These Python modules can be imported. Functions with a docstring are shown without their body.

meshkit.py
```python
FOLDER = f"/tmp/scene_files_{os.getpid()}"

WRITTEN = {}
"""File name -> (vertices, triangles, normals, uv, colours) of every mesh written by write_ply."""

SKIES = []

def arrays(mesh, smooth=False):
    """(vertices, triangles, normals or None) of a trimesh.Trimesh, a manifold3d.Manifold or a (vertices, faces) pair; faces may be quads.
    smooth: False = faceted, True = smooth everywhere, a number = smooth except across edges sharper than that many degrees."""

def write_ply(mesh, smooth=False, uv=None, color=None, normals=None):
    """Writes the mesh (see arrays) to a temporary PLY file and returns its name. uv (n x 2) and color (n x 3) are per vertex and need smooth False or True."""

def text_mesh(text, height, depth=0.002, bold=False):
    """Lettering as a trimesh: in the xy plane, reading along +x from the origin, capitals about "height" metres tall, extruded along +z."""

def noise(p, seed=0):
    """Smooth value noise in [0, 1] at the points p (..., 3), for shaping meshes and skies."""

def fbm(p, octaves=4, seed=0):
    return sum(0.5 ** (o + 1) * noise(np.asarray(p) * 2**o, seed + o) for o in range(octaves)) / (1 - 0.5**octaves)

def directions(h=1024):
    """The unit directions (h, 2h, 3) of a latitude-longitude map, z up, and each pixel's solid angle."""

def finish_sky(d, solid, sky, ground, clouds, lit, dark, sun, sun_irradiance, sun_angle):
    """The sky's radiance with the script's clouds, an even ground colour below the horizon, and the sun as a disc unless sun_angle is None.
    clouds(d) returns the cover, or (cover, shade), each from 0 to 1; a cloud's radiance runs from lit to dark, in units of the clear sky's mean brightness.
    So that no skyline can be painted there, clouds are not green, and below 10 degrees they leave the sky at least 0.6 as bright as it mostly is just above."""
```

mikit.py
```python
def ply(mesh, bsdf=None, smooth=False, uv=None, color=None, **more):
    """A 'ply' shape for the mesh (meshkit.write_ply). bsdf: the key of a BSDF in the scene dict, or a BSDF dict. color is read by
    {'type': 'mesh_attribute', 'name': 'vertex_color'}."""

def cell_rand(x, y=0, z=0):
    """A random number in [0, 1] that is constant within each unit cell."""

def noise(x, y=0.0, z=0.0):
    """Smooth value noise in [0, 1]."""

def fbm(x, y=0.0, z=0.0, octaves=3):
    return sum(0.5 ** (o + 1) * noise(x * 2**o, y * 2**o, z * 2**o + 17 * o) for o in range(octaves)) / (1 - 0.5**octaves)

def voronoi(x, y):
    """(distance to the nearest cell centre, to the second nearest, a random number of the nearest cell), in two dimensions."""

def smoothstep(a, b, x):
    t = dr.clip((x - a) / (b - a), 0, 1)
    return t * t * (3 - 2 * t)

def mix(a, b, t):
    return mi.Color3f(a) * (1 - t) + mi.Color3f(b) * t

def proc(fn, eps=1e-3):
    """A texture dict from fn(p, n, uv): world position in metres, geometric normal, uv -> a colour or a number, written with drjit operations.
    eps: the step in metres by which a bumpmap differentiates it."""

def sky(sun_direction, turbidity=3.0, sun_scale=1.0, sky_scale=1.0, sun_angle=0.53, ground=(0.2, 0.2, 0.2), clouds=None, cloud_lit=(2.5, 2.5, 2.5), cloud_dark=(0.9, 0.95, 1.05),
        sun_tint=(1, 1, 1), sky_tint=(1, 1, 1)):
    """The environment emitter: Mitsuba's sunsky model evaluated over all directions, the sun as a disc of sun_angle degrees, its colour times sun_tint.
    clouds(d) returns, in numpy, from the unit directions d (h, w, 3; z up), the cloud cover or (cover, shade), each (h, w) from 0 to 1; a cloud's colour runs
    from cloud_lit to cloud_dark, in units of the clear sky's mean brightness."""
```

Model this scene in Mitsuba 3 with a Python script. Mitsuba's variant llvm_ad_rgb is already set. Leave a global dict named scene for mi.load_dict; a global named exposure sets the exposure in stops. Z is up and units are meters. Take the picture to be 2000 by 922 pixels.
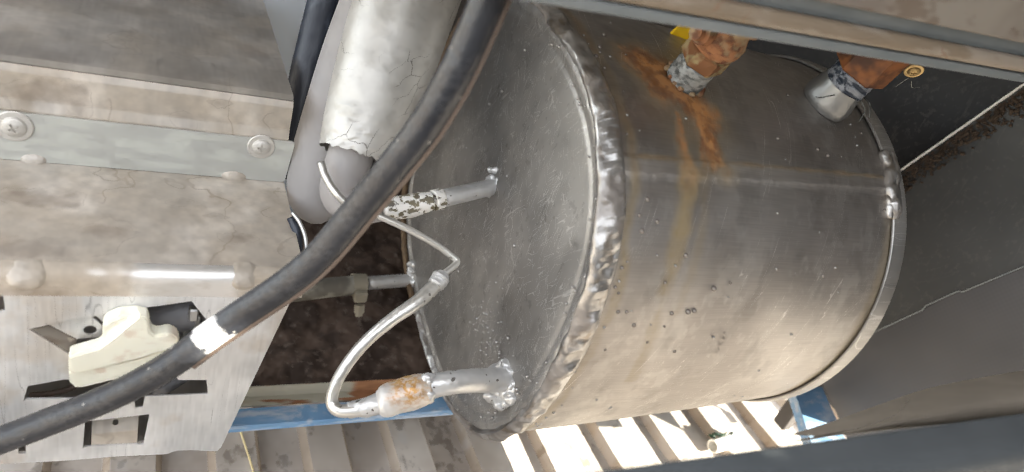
import math, random
import numpy as np, trimesh, shapely
import shapely.geometry as sg
import drjit as dr
import mitsuba as mi
import mikit, meshkit
from mikit import proc, noise, fbm, voronoi, smoothstep, mix

T = mi.ScalarTransform4f
rng = np.random.default_rng(7)
random.seed(7)

# ---------------------------------------------------------------- camera, light, exposure
# x runs along the tank's axis (0 at its near end cap), y away from the camera, z up; metres
scene = {}
labels = {}
CAM = [-0.25267, -0.46157, 0.27252]
scene['camera'] = dict(type='thinlens', fov=73.084, fov_axis='x', near_clip=0.01, far_clip=300.0, aperture_radius=0.0023, focus_distance=0.53,
                       to_world=T().look_at(origin=CAM, target=[0.21781, 0.27926, -0.20687], up=[-0.04891, 0.56434, 0.82409]))
SUN = (0.64, -0.64, 0.42)
scene['daylight'] = mikit.sky(SUN, turbidity=3, sun_tint=(.80, 1.0, 1.38), sky_scale=.85, sky_tint=(1.04, .99, .96), clouds=lambda d: 0.6, cloud_lit=(2.3, 2.2, 2.08), ground=(.25, .23, .2))
exposure = 5.0

# ---------------------------------------------------------------- materials
def rgb(*c): return {'type': 'rgb', 'value': list(c) if len(c) > 1 else [c[0]] * 3}
def pbr(col, rough=.5, metal=0.0, spec=.5, **k):
    c = rgb(*col) if isinstance(col, (tuple, list)) else col
    r = rough if isinstance(rough, (dict, float, int)) else rough
    return {'type': 'principled', 'base_color': c, 'roughness': r, 'metallic': metal, 'specular': spec, **k}
def two(b): return {'type': 'twosided', 'bsdf': b}
def bump(b, fn, eps=4e-4, scale=1.0): return {'type': 'bumpmap', 'arbitrary': proc(fn, eps), 'scale': scale, 'bsdf': b}
def mat(key, b): scene[key] = two(b); return key

RAD = 0.18
def lines(a, b, freq, stretch, cut, seed=0):          # thin broken scratches running along b
    v = noise(a * freq, b * freq * stretch, seed)
    ridge = 1 - dr.abs(v - .5) * 2
    gate = noise(a * freq * .23 + 5, b * freq * stretch * 1.7, seed + 9)
    return smoothstep(cut, 1.0, ridge) * smoothstep(.45, .7, gate)
def stain_edges(x, y, f, seed=0.0):                    # broken tide lines of dried water
    wx, wy = .3 * noise(x * f * 3, y * f * 3, seed + 2), .3 * noise(x * f * 3 + 7, y * f * 3, seed + 5)
    v = fbm(x * f + seed + wx, y * f + wy, seed, 4)
    e = dr.abs(v - .53 - .05 * (noise(x * f * 9, y * f * 9, seed) - .5))
    return (1 - smoothstep(0.002, 0.022, e)) * smoothstep(.42, .66, noise(x * f * 1.7 + 3, y * f * 1.7, seed + 1))

# --- tank shell: brushed steel, x along the axis, q the arc from the top towards the front
def shell_xq(p):
    return p.x, RAD * dr.atan2(-p.y, p.z)
def seg(x, q, x0, q0, x1, q1):
    dx, dq = x1 - x0, q1 - q0
    t = dr.clip(((x - x0) * dx + (q - q0) * dq) / (dx * dx + dq * dq), 0, 1)
    return dr.sqrt(dr.square(x - x0 - t * dx) + dr.square(q - q0 - t * dq)), t
def rust_mask(p):
    x, q = shell_xq(p)
    n1 = fbm(x * 55, q * 45, 3.1, 4) - .5
    n2 = fbm(x * 210, q * 170, 8.1, 4) - .5
    w = n1 * .030 + n2 * .009
    def strip(x0, q0, x1, q1, a, b, k=1.0): return 1 - smoothstep(a, b, seg(x, q, x0, q0, x1, q1)[0] + w * k)
    m = strip(.064, .056, .072, .088, .000, .044)
    m = dr.maximum(m, strip(.066, .060, .084, .112, .004, .052) * .5)
    m = dr.maximum(m, strip(.070, .086, .092, .106, .000, .036))
    m = dr.maximum(m, strip(.088, .104, .0915, .140, .000, .024))
    m = dr.maximum(m, strip(.068, .110, .064, .19, .001, .0125, .5) * .80)
    m = dr.maximum(m, strip(.064, .18, .060, .235, .001, .0100, .4) * .60)
    m = dr.maximum(m, strip(.060, .235, .069, .315, .0, .0080, .4) * .38)
    m = dr.maximum(m, strip(.083, .13, .078, .25, .0, .0080, .4) * .24)
    m = dr.maximum(m, strip(.025, .146, .285, .134, .0, .0036, .25) * .42)
    d9 = dr.abs(x - .0190 - .007 * (noise(q * 60, 2.2) - .5))
    m = dr.maximum(m, (1 - smoothstep(.0005, .0075, d9 + w * .15)) * (.20 + .45 * noise(q * 25, 4.4)))
    m = dr.maximum(m, (1 - smoothstep(.002, .014, dr.abs(x - .294) + w * .3)) * .35 * smoothstep(.13, .2, q))
    grain = fbm(x * 260, q * 260, 1.7, 3)
    return dr.clip(m * (.84 + .45 * (grain - .45)), 0, .95)
def rust_col(p, n, uv):
    x, q = shell_xq(p)
    v = fbm(x * 120, q * 100, 2.0, 4)
    core = smoothstep(.15, .75, rust_mask(p))
    heavy = (1 - smoothstep(.125, .175, q + .03 * (v - .5))) * core
    c = mix((.24, .10, .034), (.45, .205, .070), smoothstep(.32, .66, v))
    c = mix(c, (.075, .032, .016), smoothstep(.54, .74, fbm(x * 190 + 3, q * 190, 5.0, 4)) * .4)
    pale = mix((.22, .165, .085), (.30, .225, .115), v)
    return mix(pale, c, heavy)
def steel_col(p, n, uv):
    x, q = shell_xq(p)
    v = fbm(x * 14, q * 10, 1.0, 4)
    fine = noise(x * 60, q * 1400, 2.0)
    c = mix((.325, .30, .28), (.425, .40, .375), smoothstep(.3, .7, v))
    c = c * (.94 + .12 * fine)
    sd = q - (.1525 - .049 * (x - .017)) + .0016 * (noise(x * 160, q * 50) - .5)
    c = mix(c, c * 1.28, smoothstep(-.0070, -.0055, sd) * (1 - smoothstep(.0060, .0078, sd)) * .8)      # ground-off strip of the lap seam
    haze = smoothstep(.46, .60, fbm(x * 34 + 2, q * 22, 9.0, 4)) * smoothstep(.40, .58, fbm(x * 120, q * 90, 3.0, 3))
    sc = lines(x + q * .3, q - x * .2, 420.0, .03, .965, 3)
    c = mix(c, (.50, .485, .46), haze * .26 + smoothstep(.64, .80, fbm(x * 190, q * 150, 4.0, 3)) * .20)
    return c * (1 - .14 * smoothstep(.56, .76, fbm(x * 60, q * 44, 5.0, 4))) + mi.Color3f(.22) * sc
def steel_rough(p, n, uv):
    x, q = shell_xq(p)
    return dr.clip(.50 + .16 * (fbm(x * 22, q * 16, 6.0, 3) - .5) + .05 * noise(x * 40, q * 900, 1.0), .2, .6)
def steel_bump(p, n, uv):
    x, q = shell_xq(p)
    return .00003 * noise(x * 90, q * 1500, 3.0) + .0016 * fbm(x * 9, q * 9, 4.0, 2) + .00012 * fbm(x * 70, q * 70, 2.0, 2)
mat('shell_steel', {'type': 'blendbsdf', 'weight': proc(lambda p, n, uv: rust_mask(p)),
    'a': bump(pbr(proc(steel_col), proc(steel_rough), .92), steel_bump),
    'b': bump(pbr(proc(rust_col), .78, 0.0, .3), lambda p, n, uv: .0009 * fbm(p.x * 260, p.y * 260, p.z * 260, 3), 3e-4)})
# --- tank end cap: the same steel with a tangle of scratches
def cap_col(p, n, uv):
    y, z = p.y, p.z
    v = fbm(y * 16, z * 11, 3.0, 4)
    c = mix((.27, .262, .252), (.40, .388, .37), smoothstep(.3, .7, v))
    s = lines(y, z, 520.0, .10, .90, 1) + lines(y * .8 + z * .6, z * .8 - y * .6, 480.0, .12, .92, 2) + lines(y * .7 - z * .7, z * .7 + y * .7, 560.0, .14, .92, 4)
    grime = smoothstep(.50, .75, fbm(y * 55, z * 36, 7.0, 5)) * .12 + smoothstep(.68, .82, fbm(y * 210, z * 160, 4.0, 3)) * .16
    return c * (1 - grime) + mi.Color3f(.16) * dr.minimum(s, 1.0)
def cap_rough(p, n, uv):
    return dr.clip(.48 + .18 * (fbm(p.y * 25, p.z * 18, 6.0, 3) - .5), .25, .6)
def cap_bump(p, n, uv):
    y, z = p.y, p.z
    return .0010 * fbm(y * 12, z * 12, 4.0, 2) + .00015 * fbm(y * 80, z * 50, 2.0, 2) + .00004 * noise(y * 900, z * 60, 1.0)
mat('cap_steel', bump(pbr(proc(cap_col), proc(cap_rough), .80), cap_bump))
# --- weld metal
def weld_col(p, n, uv):
    v = fbm(p.x * 90, p.y * 60, p.z * 60, 3)
    c = mix((.34, .325, .31), (.52, .51, .50), smoothstep(.35, .65, v))
    return mix(c, (.22, .17, .12), smoothstep(.52, .72, fbm(p.x * 160, p.y * 70, p.z * 70 + 4, 4)) * .6)
mat('weld_metal', {'type': 'blendbsdf', 'weight': proc(lambda p, n, uv: smoothstep(.52, .62, fbm(p.x * 50, p.y * 38, p.z * 38 + 4, 4)) * .8),
    'a': bump(pbr(proc(weld_col), .40, .92), lambda p, n, uv: .0003 * fbm(p.x * 260, p.y * 260, p.z * 260, 3)),
    'b': pbr(proc(lambda p, n, uv: mix((.16, .135, .12), (.27, .25, .23), fbm(p.x * 120, p.y * 80, p.z * 80, 3))), .42, .15)})
mat('bright_spatter', pbr((.42, .41, .40), .36, .95))
mat('spatter_metal', pbr((.24, .215, .195), .42, .7))
mat('silver_paint', bump(pbr(proc(lambda p, n, uv: mix(mix((.50, .50, .50), (.68, .68, .67), fbm(p.x * 120, p.y * 120, p.z * 120, 3)), (.12, .11, .10), smoothstep(.86, .90, noise(p.x * 330, p.y * 330, p.z * 330)) * .9)), .38, .55), lambda p, n, uv: .0012 * fbm(p.x * 150, p.y * 150, p.z * 150, 3)))
RS = (-0.0899, -0.1486, -0.0562)
mat('rusty_silver', bump(pbr(proc(lambda p, n, uv: mix(mix((.55, .54, .52), (.70, .69, .67), fbm(p.x * 120, p.y * 120, p.z * 120, 3)), mix((.42, .19, .05), (.62, .40, .17), fbm(p.x * 260, p.y * 260, p.z * 260, 2)),
    (1 - smoothstep(.002, .020, dr.sqrt(dr.square(p.x - RS[0]) + dr.square(p.z - RS[2])) + .016 * (fbm(p.x * 160, p.y * 160, p.z * 160, 3) - .5))) * (.45 + .55 * smoothstep(.35, .6, fbm(p.x * 520, p.y * 520, p.z * 520, 3))))), .42, .4),
    lambda p, n, uv: .0012 * fbm(p.x * 140, p.y * 140, p.z * 140, 3)))
mat('flaked_paint', bump(pbr(proc(lambda p, n, uv: mix(mix((.11, .10, .09), (.20, .17, .09), noise(p.x * 150, p.y * 150, p.z * 150)), (.72, .70, .66), smoothstep(.44, .52, fbm(p.x * 260 + 2, p.y * 260, p.z * 340, 4)))), .45, .15),
    lambda p, n, uv: .0006 * smoothstep(.46, .52, fbm(p.x * 260 + 2, p.y * 260, p.z * 340, 4))))
mat('capillary_metal', bump(pbr(proc(lambda p, n, uv: mix((.64, .63, .60), (.13, .11, .09), smoothstep(.87, .91, noise(p.x * 260, p.y * 260, p.z * 260)) * .7)), .32, .8), lambda p, n, uv: .0005 * fbm(p.x * 130, p.y * 130, p.z * 130, 3)))
# --- galvanised sheet under dust
def galv_col(p, n, uv):
    x, y = p.x, p.y - p.z
    v = fbm(x * 26, y * 26, 1.0, 4)
    c = mix((.42, .415, .405), (.50, .495, .485), smoothstep(.3, .7, v))
    return c * (.95 + .1 * noise(x * 500, y * 60))
def dust_mask(p, n, uv):
    x, y = p.x, p.y - p.z
    v = fbm(x * 30, y * 30, 5.0, 4)
    return dr.clip(.25 + .22 * smoothstep(.3, .75, v), 0, 1)
BLOTS = [((-0.2334, -0.0123, -0.0070), .013, .008), ((-0.2736, -0.0518, -0.0070), .016, .010), ((-0.2096, -0.0271, -0.0070), .010, .006), ((-0.3016, -0.0728, -0.0070), .02, .010), ((-0.3208, 0.0330, 0.0457), .022, .010), ((-0.2957, 0.0330, 0.0469), .010, .008), ((-0.1949, -0.0539, -0.0070), .012, .007)]
def blots(p):
    m = mi.Float(0)
    w = 2.6 * (fbm(p.x * 48, (p.y - p.z) * 48, 2.0, 5) - .5)
    for (c, a, b) in BLOTS:
        d = dr.sqrt(dr.square((p.x - c[0]) / a) + dr.square((p.y - c[1] - p.z + c[2]) / b)) + w
        m = dr.maximum(m, (.30 + .5 * fbm(p.x * 180, (p.y - p.z) * 180, 6.0, 3)) * (1 - smoothstep(.35, 1.0, d)) + .45 * (1 - smoothstep(.0, .09, dr.abs(d - .93))) * noise(p.x * 160, p.y * 160 - p.z * 160, 9.0))
    return m
def dust_col(p, n, uv):
    x, y = p.x, p.y - p.z
    v = fbm(x * 24, y * 24, 2.0, 4)
    c = mix((.36, .31, .25), (.49, .44, .38), smoothstep(.35, .65, v))
    c = mix(c, (.20, .155, .115), stain_edges(x, y, 22.0, 5.0) * .42)
    c = mix(c, (.155, .115, .085), blots(p) * .75)
    c = c * (.80 + .42 * fbm(x * 170, y * 170, 3.0, 4))
    return mix(c, (.22, .165, .12), smoothstep(.55, .75, fbm(x * 17 + 4, y * 17, 4.0, 4)) * .55)
mat('galvanised', {'type': 'blendbsdf', 'weight': proc(dust_mask), 'a': pbr(proc(galv_col), .42, .85), 'b': pbr(proc(dust_col), .9, 0.0, .2)})
mat('dusty_sheet', {'type': 'blendbsdf', 'weight': proc(lambda p, n, uv: dr.clip(.72 + .5 * (fbm(p.x * 34, (p.y - p.z) * 34, 6.0, 3) - .4), .4, 1)), 'a': pbr(proc(galv_col), .45, .8),
    'b': bump(pbr(proc(dust_col), .9, 0.0, .2), lambda p, n, uv: .0012 * fbm(p.x * 120, (p.y - p.z) * 120, 3.0, 4))})
def worn_and_glint(p, n, uv):
    w = smoothstep(-.262, -.250, p.x) * (1 - smoothstep(-.204, -.192, p.x))  # the bright stretch is a glint painted into the fold
    w = dr.maximum(w, .30 * smoothstep(.45, .6, fbm(p.x * 40, p.y * 60, p.z * 60, 3)))
    return dr.clip(1.0 - w * (.85 + .7 * (fbm(p.x * 120, p.y * 200, p.z * 200, 3) - .4)), .06, 1)
mat('worn_glint_zinc', {'type': 'blendbsdf', 'weight': proc(worn_and_glint), 'a': pbr((.88, .87, .85), .46, .9), 'b': pbr(proc(dust_col), .7, 0.0, .3)})
def face_col(p, n, uv):
    v = fbm(p.x * 24, p.z * 24, 3.0, 5)
    c = mix((.50, .505, .505), (.68, .68, .675), smoothstep(.3, .7, v))
    c = mix(c, (.44, .37, .29), smoothstep(.56, .76, fbm(p.x * 30 + 5, p.z * 30, 6.0, 5)) * .45)
    return c * (.93 + .14 * noise(p.x * 700, p.z * 90)) - mi.Color3f(.20) * lines(p.x, p.z, 300.0, .05, .95, 2)
mat('bare_zinc', bump(pbr(proc(face_col), .5, .45), lambda p, n, uv: .0006 * fbm(p.x * 60, p.z * 60, 3.0, 4)))
mat('clean_zinc', pbr((.52, .52, .51), .36, .9))
mat('screw_metal', bump(pbr((.60, .575, .53), .55, .55), lambda p, n, uv: .0003 * fbm(p.x * 300, p.y * 300, p.z * 300, 2)))
mat('edge_metal', pbr((.10, .085, .075), .6, .4))
# --- foam sleeve, rubber, cable
def foam_col(p, n, uv):
    v = fbm(p.x * 45, p.y * 45, p.z * 45, 4)
    c = mix((.38, .37, .345), (.45, .44, .415), smoothstep(.3, .7, v))
    a, b = p.x * .86 + p.z * .5, p.z * .86 - p.x * .5
    wob = .012 * (fbm(p.x * 60, p.z * 60, p.y * 60, 3) - .5)
    cr = voronoi((a + wob) * 42, (b + wob) * 95)
    line = (1 - smoothstep(.006, .034, cr[1] - cr[0])) * smoothstep(.44, .58, fbm(a * 40, b * 40, 5.0, 2))
    grime = smoothstep(.50, .85, fbm(p.x * 130, p.y * 130, p.z * 130 + 3, 4))
    return mix(mix(c, (.17, .155, .13), grime * .22), (.10, .09, .08), line * .75)
mat('foam_sleeve', bump(pbr(proc(foam_col), .42, .42), lambda p, n, uv: .0003 * fbm(p.x * 160, p.y * 160, p.z * 160, 3), 6e-4))
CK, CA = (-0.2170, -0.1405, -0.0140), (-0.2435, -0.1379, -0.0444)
def cable_sun_spot(p, c):                                        # sun spot painted pale into the colour of the cable
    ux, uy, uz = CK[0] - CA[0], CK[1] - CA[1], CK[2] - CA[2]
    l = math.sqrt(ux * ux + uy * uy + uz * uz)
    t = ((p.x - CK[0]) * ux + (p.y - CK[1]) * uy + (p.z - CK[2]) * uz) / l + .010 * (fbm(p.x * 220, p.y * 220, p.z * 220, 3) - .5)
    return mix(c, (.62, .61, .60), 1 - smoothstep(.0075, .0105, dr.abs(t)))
def cable_col(p, n, uv):
    v = fbm(p.x * 40, p.y * 40, p.z * 40, 4)
    c = mix((.012, .013, .017), (.026, .028, .034), v)
    film = smoothstep(.40, .66, fbm(p.x * 70, p.y * 70, p.z * 70, 4)) * smoothstep(.35, .60, fbm(p.x * 420, p.y * 420, p.z * 420, 3))
    fleck = smoothstep(.90, .94, noise(p.x * 230, p.y * 230, p.z * 230))
    return cable_sun_spot(p, mix(mix(c, (.13, .128, .128), film * .13), (.40, .38, .35), fleck * .6))
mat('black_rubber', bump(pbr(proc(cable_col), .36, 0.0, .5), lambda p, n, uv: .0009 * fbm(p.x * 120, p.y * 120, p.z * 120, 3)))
mat('brown_wire', pbr((.13, .095, .075), .5))
mat('navy_rubber', bump(pbr(proc(lambda p, n, uv: mix((.012, .016, .026), (.05, .06, .08), smoothstep(.5, .8, fbm(p.x * 90, p.y * 90, p.z * 25, 4)))), .42), lambda p, n, uv: .0012 * fbm(p.x * 70, p.y * 70, p.z * 30, 3)))
mat('canister_paint', bump(pbr(proc(lambda p, n, uv: mix((.25, .235, .23), (.31, .295, .285), fbm(p.x * 40, p.y * 40, p.z * 40, 3))), .62, .15), lambda p, n, uv: .0004 * fbm(p.x * 140, p.y * 140, p.z * 140, 3)))
mat('pale_paint', pbr((.42, .46, .50), .5))
# --- valve parts
def vrust(p, n, uv):
    v = fbm(p.x * 170, p.y * 170, p.z * 170, 4)
    c = mix((.13, .055, .028), (.33, .145, .065), smoothstep(.30, .66, v))
    return mix(c, (.30, .22, .13), smoothstep(.46, .72, fbm(p.x * 120 + 7, p.y * 120, p.z * 120, 3)))
mat('valve_rust', bump(pbr(proc(vrust), .75, .1), lambda p, n, uv: .0010 * fbm(p.x * 170, p.y * 170, p.z * 170, 4)))
mat('brass_grime', bump(pbr(proc(lambda p, n, uv: mix((.36, .28, .15), (.22, .10, .045), smoothstep(.42, .62, fbm(p.x * 110, p.y * 110, p.z * 110, 3)))), .5, .5), lambda p, n, uv: .0016 * fbm(p.x * 150, p.y * 150, p.z * 150, 3)))
mat('thread_tape', bump(pbr(proc(lambda p, n, uv: mix((.09, .095, .09), (.34, .345, .33), smoothstep(.30, .68, fbm(p.x * 110, p.y * 260, p.z * 260, 4)))), .5, .25), lambda p, n, uv: .0022 * fbm(p.x * 120, p.y * 260, p.z * 260, 3)))
mat('blue_tape', bump(pbr(proc(lambda p, n, uv: mix((.03, .04, .06), (.26, .28, .32), smoothstep(.38, .62, fbm(p.x * 90 + p.z * 260, p.y * 260, p.z * 90, 4)))), .45, .35), lambda p, n, uv: .002 * fbm(p.x * 90 + p.z * 260, p.y * 260, p.z * 90, 3)))
mat('coupling_zinc', bump(pbr((.35, .35, .345), .44, .88), lambda p, n, uv: .0010 * fbm(p.x * 70, p.y * 70, p.z * 70, 3)))
mat('hex_rust', bump(pbr(proc(lambda p, n, uv: mix((.07, .030, .018), (.26, .095, .030), smoothstep(.36, .64, fbm(p.x * 60, p.y * 60, p.z * 60, 4)))), .6, .1), lambda p, n, uv: .0010 * fbm(p.x * 150, p.y * 150, p.z * 150, 3)))
mat('yellow_plastic', pbr((.80, .50, .02), .35))
mat('chrome', pbr((.72, .70, .68), .14, 1.0))
mat('brass', bump(pbr((.42, .30, .14), .45, .8), lambda p, n, uv: .0008 * fbm(p.x * 250, p.y * 250, p.z * 250, 3)))

# --- cabinet
def fascia_col(p, n, uv):
    a, b = p.x, p.z + p.y
    v = fbm(a * 20, b * 20, 3.0, 4)
    c = mix((.19, .16, .135), (.26, .23, .195), smoothstep(.3, .7, v))
    s = smoothstep(.58, .70, fbm(a * 26 + 30 * b, b * 60 - 14 * a, 9.0, 4))
    return mix(c, (.13, .085, .055), s * .6)
mat('beige_fascia', bump(pbr(proc(fascia_col), .55, .2), lambda p, n, uv: .0006 * fbm(p.x * 60, p.y * 60, p.z * 60, 3)))
def lip_col(p, n, uv):
    v = fbm(p.x * 40, p.y * 60, p.z * 60, 3)
    return mix((.15, .17, .178), (.23, .245, .245), v)
mat('grey_lip', pbr(proc(lip_col), .5, .3))
def ochre_lip(p, n, uv):
    v = fbm(p.x * 30, p.z * 120, 3.0, 4)
    c = mix((.28, .235, .19), (.20, .155, .11), smoothstep(.4, .65, v))
    return mix(c, (.19, .10, .05), stain_edges(p.x, p.z * 2.2, 26.0, 1.0) * .5)
mat('stained_lip', pbr(proc(ochre_lip), .55, .1))
mat('slate_rail', pbr(proc(lambda p, n, uv: mix((.048, .054, .058), (.074, .081, .085), fbm(p.x * 30, p.y * 30, p.z * 30, 3))), .62, 0.0, .3))
mat('beige_rubber', pbr(proc(lambda p, n, uv: mix((.12, .105, .085), (.18, .155, .125), fbm(p.x * 40, p.y * 40, p.z * 40, 3))), .7))
def wallpaint(c0, c1, f):
    return proc(lambda p, n, uv: mix(mix(c0, c1, fbm(p.x * f, p.y * f, p.z * f, 4)), (.10, .095, .09), smoothstep(.60, .80, fbm(p.y * 230, p.z * 230, 4.0, 4)) * .35 + .35 * lines(p.y, p.z, 260.0, .08, .94, 5) + .25 * lines(p.y * .7 + p.z * .7, p.z * .7 - p.y * .7, 240.0, .06, .95, 2)))
mat('black_sheet', pbr(wallpaint((.020, .022, .027), (.040, .043, .048), 22), .5))
mat('grey_sheet', pbr(wallpaint((.046, .048, .049), (.074, .076, .077), 16), .5))
def weave(p, n, uv):
    a, b = (p.y * .9 + p.z * .44) * 800, (p.z * .9 - p.y * .44) * 800
    return .5 + .25 * dr.sin(a * 2 + .8 * noise(p.y * 90, p.z * 90)) + .25 * dr.sin(b * 2)
mat('woven_sheet', bump(pbr(proc(lambda p, n, uv: mix((.062, .062, .066), (.098, .095, .098), fbm(p.y * 10, p.z * 10, 2.0, 3)) * (.965 + .07 * weave(p, n, uv))), .7), lambda p, n, uv: .0002 * weave(p, n, uv)))
mat('lit_edge_white', pbr((.80, .79, .76), .6))  # white stands in for light catching the edge of the sheet
mat('crust', pbr(proc(lambda p, n, uv: mix((.10, .065, .038), (.20, .14, .085), fbm(p.x * 150, p.y * 150, p.z * 150, 3))), .85))
mat('clod_dirt', pbr(proc(lambda p, n, uv: mix((.030, .022, .016), (.080, .058, .044), fbm(p.x * 90, p.y * 90, p.z * 90, 4))), .95, 0.0, .2))
mat('tray_dirt', bump(pbr(proc(lambda p, n, uv: mix(mix((.045, .030, .023), (.115, .080, .062), smoothstep(.3, .7, fbm(p.x * 50, p.y * 50, 2.0, 4))), (.15, .12, .10), smoothstep(.62, .80, fbm(p.x * 170, p.y * 170, 4.0, 4)) * .5)), .85, 0.0, .35), lambda p, n, uv: .002 * fbm(p.x * 150, p.y * 150, 5.0, 4)))
mat('blue_paint', bump(pbr(proc(lambda p, n, uv: mix(mix((.10, .22, .39), (.18, .32, .49), fbm(p.x * 50, p.y * 70, p.z * 70, 5)), (.46, .49, .52), smoothstep(.38, .80, fbm(p.x * 75 + 3 * noise(p.x * 30, p.z * 60), p.y * 160, p.z * 160 + 3, 5)) * .75)), .55), lambda p, n, uv: .0007 * fbm(p.x * 120, p.y * 120, p.z * 120, 3)))

mat('rust_strip', bump(pbr(proc(lambda p, n, uv: mix(mix((.16, .065, .03), (.34, .17, .08), fbm(p.x * 60, p.y * 200, p.z * 200, 4)), (.33, .31, .25), smoothstep(.5, .62, fbm(p.x * 30, p.y * 150, 6.0, 3)))), .8), lambda p, n, uv: .001 * fbm(p.x * 140, p.y * 140, p.z * 140, 3)))
def floor_col(p, n, uv):
    v = fbm(p.x * 14, p.y * 14, 4.0, 4)
    c = mix((.39, .34, .29), (.54, .49, .435), smoothstep(.3, .7, v))
    c = mix(c, (.12, .095, .075), smoothstep(.60, .76, fbm(p.x * 75, p.y * 60, 2.0, 4)) * .55)
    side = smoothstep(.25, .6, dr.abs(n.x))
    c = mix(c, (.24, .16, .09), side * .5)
    return mix(c, (.44, .42, .40), smoothstep(.52, .72, fbm(p.x * 50 + 3, p.y * 25, 7.0, 4)) * .35)
mat('deck_steel', bump(pbr(proc(floor_col), .75, .1, .3), lambda p, n, uv: .0012 * fbm(p.x * 110, p.y * 110, p.z * 110, 4)))
mat('ground_earth', pbr(proc(lambda p, n, uv: mix((.24, .215, .185), (.36, .33, .29), fbm(p.x * 2, p.y * 2, 0, 4))), .95))
mat('roof_sheet', pbr((.30, .295, .285), .6))
mat('back_sheet', pbr(proc(lambda p, n, uv: mix((.030, .026, .024), (.06, .052, .048), fbm(p.x * 20, p.y * 20, p.z * 20, 3))), .75))
mat('plaster', pbr(proc(lambda p, n, uv: mix((.16, .145, .13), (.22, .205, .19), fbm(p.x * 3, p.y * 3, p.z * 3, 4))), .9))
mat('ivory_plastic', pbr(proc(lambda p, n, uv: mix((.76, .745, .63), (.55, .40, .30), smoothstep(.60, .78, fbm(p.x * 70 + 2, p.z * 90, 3.0, 4)) * .45)), .35))
mat('grey_plastic', pbr((.20, .20, .21), .45))
mat('dry_straw', pbr((.62, .50, .26), .6))
mat('leaf_green', pbr((.012, .035, .018), .5))
mat('white_pvc', pbr((.62, .60, .55), .45))

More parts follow.
